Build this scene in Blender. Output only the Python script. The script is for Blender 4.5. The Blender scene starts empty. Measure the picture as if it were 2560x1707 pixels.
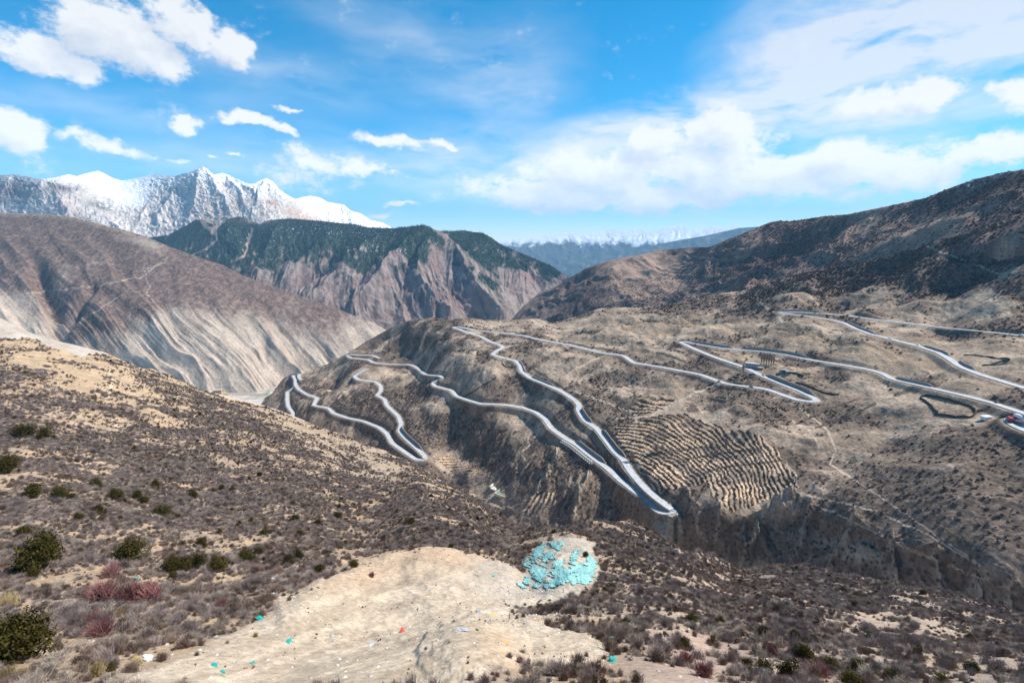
import bpy, math, random
import numpy as np
rad = math.radians
rng = np.random.default_rng(7)
random.seed(7)
S = bpy.context.scene
COL = S.collection

# ------------------------------------------------------------------ camera model (photo is 2560 x 1707)
W, H, FPX, HORIZON = 2560.0, 1707.0, 1280.0, 600.0
PITCH = math.atan((H/2-HORIZON)/FPX)
CP, SP = math.cos(PITCH), math.sin(PITCH)

def ray(px, py):
    """direction with unit ground distance ahead (y = 1) through a photo point"""
    xc = (np.asarray(px, float)-W/2)/FPX; yc = (H/2-np.asarray(py, float))/FPX
    dy = CP+yc*SP; dz = yc*CP-SP
    return xc/dy, dz/dy                      # x per y, z per y

def proj(x, y, z):
    d = y*CP-z*SP; u = y*SP+z*CP
    return W/2+FPX*x/d, H/2-FPX*u/d

# ------------------------------------------------------------------ numpy noise
def _hash(ix, iy, seed):
    h = (ix.astype(np.int64)*374761393+iy.astype(np.int64)*668265263+seed*1442695041) & 0xffffffff
    h = ((h ^ (h >> 13))*1274126177) & 0xffffffff
    return (h ^ (h >> 16)) & 0xffffffff

def perlin(x, y, seed=0):
    x0 = np.floor(x); y0 = np.floor(y); fx = x-x0; fy = y-y0
    ix = x0.astype(np.int64); iy = y0.astype(np.int64)
    u = fx*fx*fx*(fx*(fx*6-15)+10); v = fy*fy*fy*(fy*(fy*6-15)+10)
    def g(dx, dy):
        a = _hash(ix+dx, iy+dy, seed).astype(np.float64)*(2*math.pi/4294967296.0)
        return np.cos(a)*(fx-dx)+np.sin(a)*(fy-dy)
    a = g(0, 0); b = g(1, 0); c = g(0, 1); d = g(1, 1)
    return (a+(b-a)*u+(c-a)*v+(a-b-c+d)*u*v)*1.5

def fbm(x, y, octs=4, seed=0, gain=0.5, lac=2.03):
    s = 0; a = 1.0; t = 0
    for k in range(octs):
        s = s+a*perlin(x, y, seed+k*17); t += a
        x = x*lac+3.1; y = y*lac+7.7; a *= gain
    return s/t

def ridged(x, y, octs=4, seed=0, gain=0.5, lac=2.07):
    s = 0; a = 1.0; t = 0
    for k in range(octs):
        s = s+a*(1-np.abs(perlin(x, y, seed+k*13))*2); t += a
        x = x*lac+1.7; y = y*lac+5.3; a *= gain
    return s/t                                # about -0.3 .. 1

def sstep(a, b, x):
    t = np.clip((x-a)/(b-a), 0, 1)
    return t*t*(3-2*t)

def blob(px, py, cx, cy, rx, ry, rot=0):
    c, s = math.cos(rad(rot)), math.sin(rad(rot))
    dx, dy = px-cx, py-cy
    u = (dx*c+dy*s)/rx; v = (-dx*s+dy*c)/ry
    return np.exp(-(u*u+v*v))

def inpoly(px, py, poly):
    ins = np.zeros(px.shape, bool)
    n = len(poly)
    for i in range(n):
        x1, y1 = poly[i]; x2, y2 = poly[(i+1) % n]
        if y1 == y2: continue
        c = ((y1 > py) != (y2 > py)) & (px < (x2-x1)*(py-y1)/(y2-y1)+x1)
        ins ^= c
    return ins

def polydist(px, py, pts):
    """distance to a polyline, in the units of the coordinates"""
    best = np.full(px.shape, 1e9)
    for (x1, y1), (x2, y2) in zip(pts[:-1], pts[1:]):
        dx, dy = x2-x1, y2-y1; L = dx*dx+dy*dy+1e-9
        t = np.clip(((px-x1)*dx+(py-y1)*dy)/L, 0, 1)
        d = np.hypot(px-x1-t*dx, py-y1-t*dy)
        np.minimum(best, d, out=best)
    return best

def blur(a, r, n=2):
    a = a.astype(float)
    for _ in range(n):
        for ax in (0, 1):
            b = np.pad(a, [(r+1, r) if k == ax else (0, 0) for k in (0, 1)], mode='edge')
            c = np.cumsum(b, ax); m = a.shape[ax]
            a = (np.take(c, range(2*r+1, 2*r+1+m), ax)-np.take(c, range(0, m), ax))/(2*r+1)
    return a

def curve(pts):
    p = np.array(pts, float)
    return lambda x: np.interp(x, p[:, 0], p[:, 1])

# ------------------------------------------------------------------ depth fields: thin-plate spline of log distance
class Depth:
    def __init__(self, pts, smooth=1e-4):
        P = np.array(pts, float); self.P = P[:, :2]/1000.0; v = np.log(P[:, 2])
        n = len(P)
        K = self._k(self.P, self.P)+np.eye(n)*smooth
        A = np.zeros((n+3, n+3)); A[:n, :n] = K; A[:n, n] = 1; A[:n, n+1:] = self.P
        A[n, :n] = 1; A[n+1:, :n] = self.P.T
        self.w = np.linalg.solve(A, np.concatenate([v, np.zeros(3)]))
    def _k(self, a, b):
        d2 = ((a[:, None, :]-b[None, :, :])**2).sum(-1)
        return 0.5*d2*np.log(d2+1e-12)
    def __call__(self, px, py):
        px = np.asarray(px, float); shp = px.shape
        q = np.stack([px.ravel(), np.asarray(py, float).ravel()], 1)/1000.0
        out = np.empty(len(q)); n = len(self.P)
        for i in range(0, len(q), 100000):
            c = q[i:i+100000]
            out[i:i+100000] = self._k(c, self.P)@self.w[:n]+self.w[n]+c@self.w[n+1:]
        return np.exp(out).reshape(shp)

# ------------------------------------------------------------------ mesh helpers
def set_mesh(name, verts, faces=None, quads=None, tris=None, smooth=True):
    me = bpy.data.meshes.new(name)
    verts = np.asarray(verts, np.float32)
    if faces is not None:
        me.from_pydata([tuple(map(float, v)) for v in verts], [], faces)
    else:
        k, idx = (4, quads) if quads is not None else (3, tris)
        idx = np.asarray(idx, np.int32); n = len(idx)
        me.vertices.add(len(verts)); me.vertices.foreach_set('co', verts.ravel())
        me.loops.add(n*k); me.loops.foreach_set('vertex_index', idx.ravel())
        me.polygons.add(n); me.polygons.foreach_set('loop_start', np.arange(0, n*k, k, dtype=np.int32))
        me.update(calc_edges=True)
    if smooth: me.polygons.foreach_set('use_smooth', np.ones(len(me.polygons), bool))
    else: me.polygons.foreach_set('use_smooth', np.zeros(len(me.polygons), bool))
    return me

def link(name, me, mat=None, parent=None, loc=None):
    o = bpy.data.objects.new(name, me); COL.objects.link(o)
    if mat is not None and me is not None and len(me.materials) == 0: me.materials.append(mat)
    if parent is not None: o.parent = parent
    if loc is not None: o.location = [float(v) for v in loc]
    return o

def tag(o, label, cat, group=None, kind=None):
    if label: o['label'] = label
    if cat: o['category'] = cat
    if group: o['group'] = group
    if kind: o['kind'] = kind
    return o

def empty(name, loc, rz=0.0, sc=1.0):
    o = bpy.data.objects.new(name, None); COL.objects.link(o)
    o.location = [float(v) for v in loc]; o.rotation_euler = (0, 0, rz); o.scale = (sc, sc, sc)
    o.empty_display_size = 0.3
    return o

def add_color(me, name, rgb):
    a = me.attributes.new(name, 'FLOAT_COLOR', 'POINT')
    c = np.ones((len(rgb), 4), np.float32); c[:, :3] = rgb
    a.data.foreach_set('color', c.ravel())

# ------------------------------------------------------------------ materials
def new_mat(name):
    m = bpy.data.materials.new(name); m.use_nodes = True
    nt = m.node_tree; b = nt.nodes['Principled BSDF']
    b.inputs['Roughness'].default_value = 0.95
    b.inputs['Specular IOR Level'].default_value = 0.08
    return m, nt, b

def N(nt, typ, **kw):
    n = nt.nodes.new(typ)
    for k, v in kw.items(): setattr(n, k, v)
    return n

def mathn(nt, op, a, b=None, c=None, clamp=False):
    n = nt.nodes.new('ShaderNodeMath'); n.operation = op; n.use_clamp = clamp
    for i, v in enumerate((a, b, c)):
        if v is None: continue
        if isinstance(v, (int, float)): n.inputs[i].default_value = v
        else: nt.links.new(v, n.inputs[i])
    return n.outputs[0]

def mixc(nt, fac, a, b, mode='MIX'):
    n = nt.nodes.new('ShaderNodeMix'); n.data_type = 'RGBA'; n.blend_type = mode
    for sock, v in ((n.inputs['Factor'], fac), (n.inputs['A'], a), (n.inputs['B'], b)):
        pass
    fs = [i for i in n.inputs if i.name == 'Factor' and i.type == 'VALUE'][0]
    As = [i for i in n.inputs if i.name == 'A' and i.type == 'RGBA'][0]
    Bs = [i for i in n.inputs if i.name == 'B' and i.type == 'RGBA'][0]
    for sock, v in ((fs, fac), (As, a), (Bs, b)):
        if isinstance(v, (int, float)): sock.default_value = v
        elif isinstance(v, tuple): sock.default_value = v+(1,) if len(v) == 3 else v
        else: nt.links.new(v, sock)
    return [o for o in n.outputs if o.type == 'RGBA'][0]

def noise_node(nt, vec, scale, detail=4, rough=0.55):
    n = nt.nodes.new('ShaderNodeTexNoise')
    n.inputs['Scale'].default_value = scale; n.inputs['Detail'].default_value = detail
    n.inputs['Roughness'].default_value = rough
    nt.links.new(vec, n.inputs['Vector'])
    return n.outputs['Fac']

def mapr(nt, v, a, b, c=0.0, d=1.0):
    n = nt.nodes.new('ShaderNodeMapRange'); n.clamp = True
    nt.links.new(v, n.inputs[0])
    for i, x in enumerate((a, b, c, d)): n.inputs[i+1].default_value = x
    return n.outputs[0]

def terrain_mat(name, fine, coarse, speck=None, speck_col=(0.05, 0.042, 0.04), bump=0.3, bump_dist=1.0, contrast=0.5):
    """ground colour from the sheet's own 'Col' map, broken up by procedural grit; 'veg' (alpha-like map) adds scrub spots"""
    m, nt, b = new_mat(name)
    geo = N(nt, 'ShaderNodeNewGeometry'); pos = geo.outputs['Position']
    at = N(nt, 'ShaderNodeAttribute', attribute_name='Col'); col = at.outputs['Color']
    nf = noise_node(nt, pos, fine, 5, 0.65); nc = noise_node(nt, pos, coarse, 4, 0.6)
    k = mathn(nt, 'MULTIPLY', mapr(nt, nf, 0.3, 0.7, 1-contrast*0.6, 1+contrast*0.6), mapr(nt, nc, 0.3, 0.7, 1-contrast*0.35, 1+contrast*0.35))
    cc = N(nt, 'ShaderNodeCombineColor')
    for i in range(3): nt.links.new(k, cc.inputs[i])
    col = mixc(nt, 1.0, col, cc.outputs[0], 'MULTIPLY')
    if speck:
        va = N(nt, 'ShaderNodeAttribute', attribute_name='veg')
        for sc, lo, hi in speck:
            vo = N(nt, 'ShaderNodeTexVoronoi'); vo.inputs['Scale'].default_value = sc
            vo.inputs['Randomness'].default_value = 1.0
            # wobble the cells so that the spots are not round
            wn = N(nt, 'ShaderNodeTexNoise'); wn.inputs['Scale'].default_value = sc*2.2; wn.inputs['Detail'].default_value = 2
            nt.links.new(pos, wn.inputs['Vector'])
            vm = N(nt, 'ShaderNodeVectorMath', operation='MULTIPLY_ADD')
            nt.links.new(wn.outputs['Color'], vm.inputs[0])
            vm.inputs[1].default_value = (0.55/sc,)*3
            nt.links.new(pos, vm.inputs[2])
            nt.links.new(vm.outputs[0], vo.inputs['Vector'])
            thr = mathn(nt, 'MULTIPLY', va.outputs['Fac'], hi)
            s = mathn(nt, 'SUBTRACT', thr, vo.outputs['Distance'])
            s = mapr(nt, s, 0.0, lo, 0.0, 1.0)
            col = mixc(nt, mathn(nt, 'MULTIPLY', s, 0.85), col, speck_col)
    nt.links.new(col, b.inputs['Base Color'])
    bp = N(nt, 'ShaderNodeBump'); bp.inputs['Strength'].default_value = bump; bp.inputs['Distance'].default_value = bump_dist
    nt.links.new(nf, bp.inputs['Height']); nt.links.new(bp.outputs[0], b.inputs['Normal'])
    return m

def plain_mat(name, rgb, rough=0.9, var=0.25, scale=3.0, spec=0.1, rnd=0.0, transl=0.0):
    m, nt, b = new_mat(name)
    b.inputs['Roughness'].default_value = rough; b.inputs['Specular IOR Level'].default_value = spec
    geo = N(nt, 'ShaderNodeNewGeometry')
    nf = noise_node(nt, geo.outputs['Position'], scale, 4, 0.6)
    k = mapr(nt, nf, 0.3, 0.7, 1-var, 1+var)
    if rnd:
        oi = N(nt, 'ShaderNodeObjectInfo')
        k = mathn(nt, 'MULTIPLY', k, mapr(nt, oi.outputs['Random'], 0, 1, 1-rnd, 1+rnd))
    cc = N(nt, 'ShaderNodeCombineColor')
    for i in range(3): nt.links.new(k, cc.inputs[i])
    nt.links.new(mixc(nt, 1.0, tuple(rgb), cc.outputs[0], 'MULTIPLY'), b.inputs['Base Color'])
    return m

# ------------------------------------------------------------------ terrain sheets
class Sheet:
    def __init__(self, name, x0, x1, nc, nr, top, bot, depth, back=30, backlen=0.6, backdrop=0.5, rowpow=1.0):
        self.name = name; self.top = top; self.bot = bot; self.depth = depth
        self.cols = np.linspace(x0, x1, nc); self.nr = nr
        v = np.linspace(0, 1, nr)**rowpow
        t = top(self.cols); b = bot(self.cols)
        self.PX = np.repeat(self.cols[None, :], nr, 0)
        self.PY = b[None, :]+(t-b)[None, :]*v[:, None]
        self.V = np.repeat(v[:, None], nc, 1)
        D = depth(self.PX, self.PY)
        D = np.maximum.accumulate(D*(1+1e-5*np.arange(nr))[:, None], 0)
        rx, rz = ray(self.PX, self.PY)
        self.X, self.Y, self.Z = rx*D, D, rz*D
        self.nb, self.backlen, self.backdrop = back, backlen, backdrop
    def fix_ridge(self, win=1, strength=1.0):
        """shift columns so that the skyline keeps its traced height"""
        px, py = proj(self.X, self.Y, self.Z)
        k = int(self.nr*0.55)
        cur = py[k:].min(0); want = self.top(self.cols)
        d = want-cur                              # pixels, + means lower it
        if win > 1:
            ker = np.hanning(win+2)[1:-1]; ker /= ker.sum()
            d = np.convolve(np.pad(d, win//2, mode='edge'), ker, 'valid')[:len(d)]
        slant = np.hypot(self.Y, self.Z)
        self.Z -= (d[None, :]*strength)*self.Y/FPX*sstep(0.35, 1.0, self.V)*1.02
        self.QX, self.QY = proj(self.X, self.Y, self.Z)
    def skyline_back(self):
        """rows behind the skyline: the far side of the hill falls away"""
        ridge = np.stack([self.X[-1], self.Y[-1], self.Z[-1]], -1)
        rows = []
        L = self.Y[-1]*self.backlen
        for i in range(1, self.nb+1):
            t = i/self.nb
            d = L*t
            sc = 1+d/self.Y[-1]
            z = ridge[:, 2]*np.where(ridge[:, 2] < 0, sc, 1.0)-self.backdrop*L*(t**1.35)*0.7-0.004*d-0.15*i
            n = fbm(ridge[:, 0]*sc*0.01, ridge[:, 1]*sc*0.01, 3, 5)*L*0.06*t*t
            rows.append(np.stack([ridge[:, 0]*sc, ridge[:, 1]*sc, z+n], -1))
        return np.array(rows)
    def build(self, mat, colfn, vegfn=None, skirt=60.0):
        nr, nc = self.X.shape
        P = np.stack([self.X, self.Y, self.Z], -1)
        B = self.skyline_back()
        sk = P[:1].copy(); sk[..., 2] -= skirt
        A = np.concatenate([sk, P, B], 0)
        R = A.shape[0]
        idx = np.arange(R*nc).reshape(R, nc)
        q = np.stack([idx[:-1, :-1], idx[:-1, 1:], idx[1:, 1:], idx[1:, :-1]], -1).reshape(-1, 4)
        me = set_mesh(self.name, A.reshape(-1, 3), quads=q)
        col = colfn(self)
        c = np.concatenate([col[:1], col, np.repeat(col[-1:], self.nb, 0)], 0)
        add_color(me, 'Col', c.reshape(-1, 3))
        if vegfn is not None:
            v = vegfn(self)
            self.veg = v
            v = np.concatenate([v[:1], v, np.repeat(v[-1:], self.nb, 0)], 0).ravel()
            a = me.attributes.new('veg', 'FLOAT', 'POINT'); a.data.foreach_set('value', v.astype(np.float32))
        o = link(self.name, me, mat)
        o['kind'] = 'structure'
        self.obj = o
        self.QX, self.QY = proj(self.X, self.Y, self.Z)
        return o
    def _col(self, j, py):
        q = self.QY[:, j]
        k = np.nonzero(q <= py)[0]
        i = int(k[0]) if len(k) else self.nr-1
        if i == 0: return np.array([self.X[0, j], self.Y[0, j], self.Z[0, j]])
        a = min(max((q[i-1]-py)/max(1e-6, q[i-1]-q[i]), 0), 1)
        p0 = np.array([self.X[i-1, j], self.Y[i-1, j], self.Z[i-1, j]])
        return p0+(np.array([self.X[i, j], self.Y[i, j], self.Z[i, j]])-p0)*a
    def hit(self, px, py):
        """the nearest point of the sheet seen at a photo point"""
        j = int(np.clip(np.searchsorted(self.cols, px), 1, len(self.cols)-1))
        f = min(max((px-self.cols[j-1])/(self.cols[j]-self.cols[j-1]), 0), 1)
        a, b = self._col(j-1, py), self._col(j, py)
        return a+(b-a)*f if abs(a[1]-b[1]) < 0.08*a[1] else (a if f < 0.5 else b)
    def slope(self):
        P = np.stack([self.X, self.Y, self.Z], -1)
        du = np.gradient(P, axis=1); dv = np.gradient(P, axis=0)
        n = np.cross(du, dv); n /= np.linalg.norm(n, axis=-1, keepdims=True)+1e-12
        n *= np.sign(n[..., 2:3]+1e-9)
        return n
    def scatter(self, n, weight):
        """n random points, per ground area times weight"""
        P = np.stack([self.X, self.Y, self.Z], -1)
        a = P[1:, :-1]-P[:-1, :-1]; b = P[:-1, 1:]-P[:-1, :-1]
        ar = np.abs(a[..., 0]*b[..., 1]-a[..., 1]*b[..., 0])
        w = (ar*weight[:-1, :-1]).ravel(); cs = np.cumsum(w)
        r = np.searchsorted(cs, rng.random(n)*cs[-1]); r = np.minimum(r, len(w)-1)
        i, j = np.divmod(r, ar.shape[1])
        u = rng.random(n)[:, None]; v = rng.random(n)[:, None]
        pts = P[i, j]+(P[i+1, j]-P[i, j])*u+(P[i, j+1]-P[i, j])*v
        return pts, i, j, cs[-1]

def lerp3(a, b, t):
    return np.asarray(a)+(np.asarray(b)-np.asarray(a))*np.asarray(t)[..., None]

SUN_AZ, SUN_EL = 77.0, 51.0        # degrees to the right of the view, above the horizon

# =================================================================== 1. near hillside
A_top = curve([(-400,880),(-150,860),(0,848),(38,846),(73,846),(96,851),(134,869),(172,882),(203,892),(245,884),(275,886),(306,901),(344,918),(383,924),(432,943),
    (497,974),(536,985),(574,999),(640,1013),(694,1028),(747,1048),(801,1067),(868,1093),(921,1112),(961,1126),(1015,1150),(1069,1176),(1103,1194),(1166,1225),
    (1211,1252),(1238,1277),(1278,1307),(1346,1325),(1380,1326),(1432,1316),(1504,1302),(1572,1302),(1617,1316),(1662,1343),(1700,1372),(1745,1379),(1781,1383),
    (1813,1401),(1844,1424),(1880,1424),(1948,1410),(2016,1413),(2106,1433),(2196,1451),(2286,1460),(2354,1471),(2421,1491),(2512,1519),(2560,1532),(2760,1600),(2960,1650)])
A_depth = Depth([
    (-300,870,330),(0,850,325),(200,882,335),(400,930,370),(600,1000,400),(800,1067,395),(1000,1143,370),(1150,1215,345),(1238,1277,300),
    (0,930,250),(300,980,275),(600,1080,265),(0,1060,180),(300,1130,180),(600,1190,190),(850,1180,260),(1000,1210,265),
    (0,1200,122),(300,1250,120),(600,1300,117),(800,1290,138),(0,1350,78),(300,1370,78),(600,1400,81),(0,1500,48),(300,1520,46),(550,1500,54),
    (0,1700,27),(400,1700,27),(800,1700,26),(1200,1710,25),(1600,1720,25),(2000,1720,28),(2560,1720,33),
    (-300,1700,28),(-300,1350,85),(-300,1060,200),
    (900,1320,140),(1000,1262,178),(1084,1252,185),(1200,1283,185),(1300,1320,170),
    (1000,1330,118),(1150,1350,112),(850,1400,85),(1000,1410,83),(1200,1420,82),(1300,1420,86),(1430,1400,92),(1400,1345,112),(1480,1390,98),
    (1000,1500,57),(1200,1480,60),(1350,1480,64),(1000,1600,38),(1150,1540,44.5),(1150,1600,37),(1300,1570,44),(1450,1600,40),(1600,1600,41),
    (1550,1303,165),(1600,1370,125),(1550,1450,82),(1700,1420,115),(1700,1372,150),(1750,1500,76),(1850,1430,190),(1950,1411,195),(2200,1452,170),(2400,1487,150),(2560,1532,130),(2900,1640,110),
    (1900,1480,110),(2100,1520,95),(2300,1540,92),(2560,1600,78),(1800,1600,49),(2100,1620,54),(2400,1640,58),(2800,1720,50)], 2e-4)
A = Sheet('hillside', -380, 2940, 1250, 760, A_top, curve([(-400,1780),(2960,1780)]), A_depth, back=40, backlen=0.9, backdrop=0.85)

BARE = [(200,1725),(380,1672),(520,1622),(610,1572),(700,1520),(790,1458),(860,1424),(1000,1388),(1100,1380),(1210,1400),(1305,1418),(1320,1375),(1385,1343),(1465,1348),
        (1490,1395),(1482,1440),(1400,1465),(1310,1490),(1270,1515),(1370,1562),(1480,1588),(1520,1622),(1495,1660),(1350,1655),(1230,1692),(1150,1725)]
def bare_mask(px, py):
    n1 = fbm(px/34, py/22, 5, 41, 0.62)*34; n2 = fbm(px/30+9, py/20, 5, 43, 0.62)*22
    return inpoly(px+n1, py+n2, BARE)
def heap_mask(px, py):
    e = ((px-1405)/92)**2+((py-1408)/68)**2+fbm(px/30, py/22, 4, 77)*0.7
    return e < 1

s = A
sc = np.clip(s.Y/60, 0.35, 3.0)
h = fbm(s.X/38, s.Y/38, 4, 3)*2.6+fbm(s.X/11, s.Y/11, 3, 9)*0.55*sc+fbm(s.X/2.6, s.Y/2.6, 3, 15)*0.16*sc
A_bare = bare_mask(s.PX, s.PY); A_heap = heap_mask(s.PX, s.PY)
A_soft = blur(A_bare, 5)
calm = 1-0.75*A_soft
edge = sstep(0, 0.06, s.V)
s.Z += h*calm*sstep(14, 45, s.Y)
# spur gullies on the long left flank
far = sstep(120, 260, s.Y)*(s.PX < 1300)
gu = ridged((s.X+s.Y*0.35)/70, (s.Y-s.X*0.2)/200, 3, 21)
s.Z += far*(gu-0.4)*5.0*(1-sstep(0.85, 1.0, s.V))
# slumped lobe with a scarp in the bare ground, and the spoil heap
e_ = np.hypot((s.PX-1185+14*fbm(s.PX/30, s.PY/30, 3, 35))/150, (s.PY-1640+10*fbm(s.PX/26, s.PY/20, 3, 37))/105)
s.Z += 0.55*sstep(1.02, 0.88, e_)*sstep(1760, 1560, s.PY)+0.9*sstep(1.0, 0.2, e_)
ch = polydist(s.PX, s.PY, [(1340,1475),(1180,1500),(1000,1550),(800,1620),(600,1700)])
s.Z -= 0.030*np.clip(s.Y, 20, 70)*np.exp(-(ch/62)**2)
bank_ = polydist(s.PX+12*fbm(s.PX/40, s.PY/40, 3, 39), s.PY, [(1260,1425),(1120,1405),(1000,1410),(900,1445),(820,1485),(720,1545)])
s.Z += 0.014*np.clip(s.Y, 20, 100)*np.exp(-(bank_/30)**2)
s.Z += 0.9*ridged(s.PX/120+s.PY/260, s.PY/46-s.PX/900, 3, 33)*A_soft*sstep(20, 60, s.Y)*0.6
heap_e = ((s.PX-1405)/92)**2+((s.PY-1408)/68)**2
s.Z += sstep(1.2, 0.4, heap_e)*(0.35+1.3*fbm(s.X/8, s.Y/9, 3, 61)+0.15*fbm(s.X/1.5, s.Y/1.5, 3, 63))
s.Z += A_soft*(fbm(s.X/1.3, s.Y/1.3, 3, 71)*0.10+ridged(s.X/4+s.Y/9, s.Y/2.2, 3, 75)*0.12)
A.fix_ridge(71)

PATHS_A = [[(275,1000),(262,1030),(285,1060),(320,1090),(325,1115)],[(270,985),(280,960),(276,930)]]
def A_col(s):
    n = s.slope()
    px, py = s.PX, s.PY
    g1 = fbm(s.X/55, s.Y/55, 4, 101); g2 = fbm(s.X/6, s.Y/6, 4, 103); g3 = fbm(s.X/0.9, s.Y/0.9, 3, 105)
    soil = lerp3((0.35, 0.25, 0.165), (0.44, 0.315, 0.205), sstep(-0.4, 0.4, g1+0.5*g2))
    pale = np.clip(blob(px, py, 300, 950, 200, 70, 15)+blob(px, py, 130, 880, 180, 40, 10)+0.8*blob(px, py, 760, 1090, 260, 40, 24)+0.5*blob(px, py, 1030, 1200, 130, 40, 25), 0, 1)
    soil = lerp3(soil, (0.46, 0.335, 0.215), pale*0.7)
    grey = np.clip(0.8*blob(px, py, 880, 1150, 260, 60, 25)+blob(px, py, 1650, 1350, 160, 40)+blob(px, py, 2150, 1480, 420, 50, 8), 0, 1)
    soil = lerp3(soil, (0.30, 0.24, 0.195), grey*0.75)
    # low dry scrub and litter staining between the bushes
    brush = sstep(0.0, 0.45, fbm(s.X/9, s.Y/9, 5, 111)+0.25*g1+0.15)
    soil = lerp3(soil, (0.20, 0.165, 0.15), brush*0.50*(1-pale*0.7))
    rightd = sstep(1450, 1700, px)*sstep(1420, 1520, py)
    soil = lerp3(soil, (0.40, 0.315, 0.255), rightd*0.5)
    reds = blob(px, py, 1720, 1650, 130, 70)+blob(px, py, 1950, 1600, 200, 60)
    soil = lerp3(soil, (0.36, 0.22, 0.19), np.clip(reds, 0, 1)*0.3)
    # bare earth of the slide
    streak = fbm((px*0.35+py*1.0)/16, (py-px*0.28)/210, 4, 121)
    dirt = lerp3((0.42, 0.33, 0.24), (0.52, 0.42, 0.315), sstep(-0.35, 0.35, streak+0.6*g2))
    orange = np.clip(blob(px, py, 1080, 1400, 220, 28, 6)+blob(px, py, 900, 1450, 130, 36, -15)+0.7*blob(px, py, 1240, 1640, 60, 60), 0, 1)
    dirt = lerp3(dirt, (0.50, 0.345, 0.225), orange*0.75)
    gravel = np.clip(blob(px, py, 1290, 1455, 110, 30)+blob(px, py, 1230, 1430, 50, 22), 0, 1)*(sstep(-0.1, 0.25, g3+0.2))
    dirt = lerp3(dirt, (0.34, 0.32, 0.30), gravel*0.6)
    out = lerp3(soil, dirt, sstep(0.25, 0.75, blur(A_bare, 9)+0.45*g2+0.3*g3))
    hp = lerp3((0.30, 0.265, 0.22), (0.45, 0.39, 0.32), sstep(-0.5, 0.5, g3+0.5*g2))
    hp = lerp3(hp, (0.45, 0.365, 0.27), sstep(0.1, 0.35, fbm(s.X/7, s.Y/12, 3, 131)))
    out = lerp3(out, hp, blur(A_heap, 3))
    # cracks in the slumped earth
    cr = 1-sstep(0.0, 0.03, np.abs(fbm(px/60, py/24, 3, 141)))
    out = out*(1-(cr*A_bare*0.22*sstep(1490, 1540, py)*sstep(1320, 1180, px)))[..., None]
    for p in PATHS_A:
        d = polydist(px+fbm(py/15, px/15, 2, 3)*6, py, p)
        out = lerp3(out, (0.56, 0.45, 0.34), 1-sstep(1.5, 5.0, d))
    return out

def A_veg(s):
    px, py = s.PX, s.PY
    g = fbm(s.X/24, s.Y/24, 4, 151); g2 = fbm(s.X/7, s.Y/7, 3, 153)
    v = 0.74+0.95*g+0.75*g2
    v -= 0.55*np.clip(blob(px, py, 250, 940, 220, 60, 15)+blob(px, py, 90, 880, 160, 35), 0, 1)
    v -= 0.5*np.clip(blob(px, py, 820, 1090, 300, 38, 24), 0, 1)
    v += 0.35*np.clip(blob(px, py, 60, 1090, 220, 40, 12)+blob(px, py, 450, 1180, 240, 60, 14)+blob(px, py, 500, 1010, 240, 20, 22)+blob(px, py, 120, 1400, 400, 40), 0, 1)
    v += 0.3*np.clip(blob(px, py, 1060, 1310, 220, 45, 8), 0, 1)-0.10*sstep(1500, 1700, px)+0.12*sstep(1600, 1500, py)*sstep(1500, 1700, px)
    v -= 0.5*np.clip(blob(px, py, 1330, 1545, 120, 30), 0, 1)
    v = np.where(A_bare | A_heap, 0.30, np.clip(v, 0.05, 1.2))
    return v
mA = terrain_mat('dry_hillside_earth', 1.4, 0.16, speck=[(0.8, 0.10, 0.42), (3.2, 0.10, 0.46)], speck_col=(0.16, 0.13, 0.115), bump=0.45, bump_dist=0.35, contrast=0.45)
A.build(mA, A_col, A_veg, skirt=5)

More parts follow.
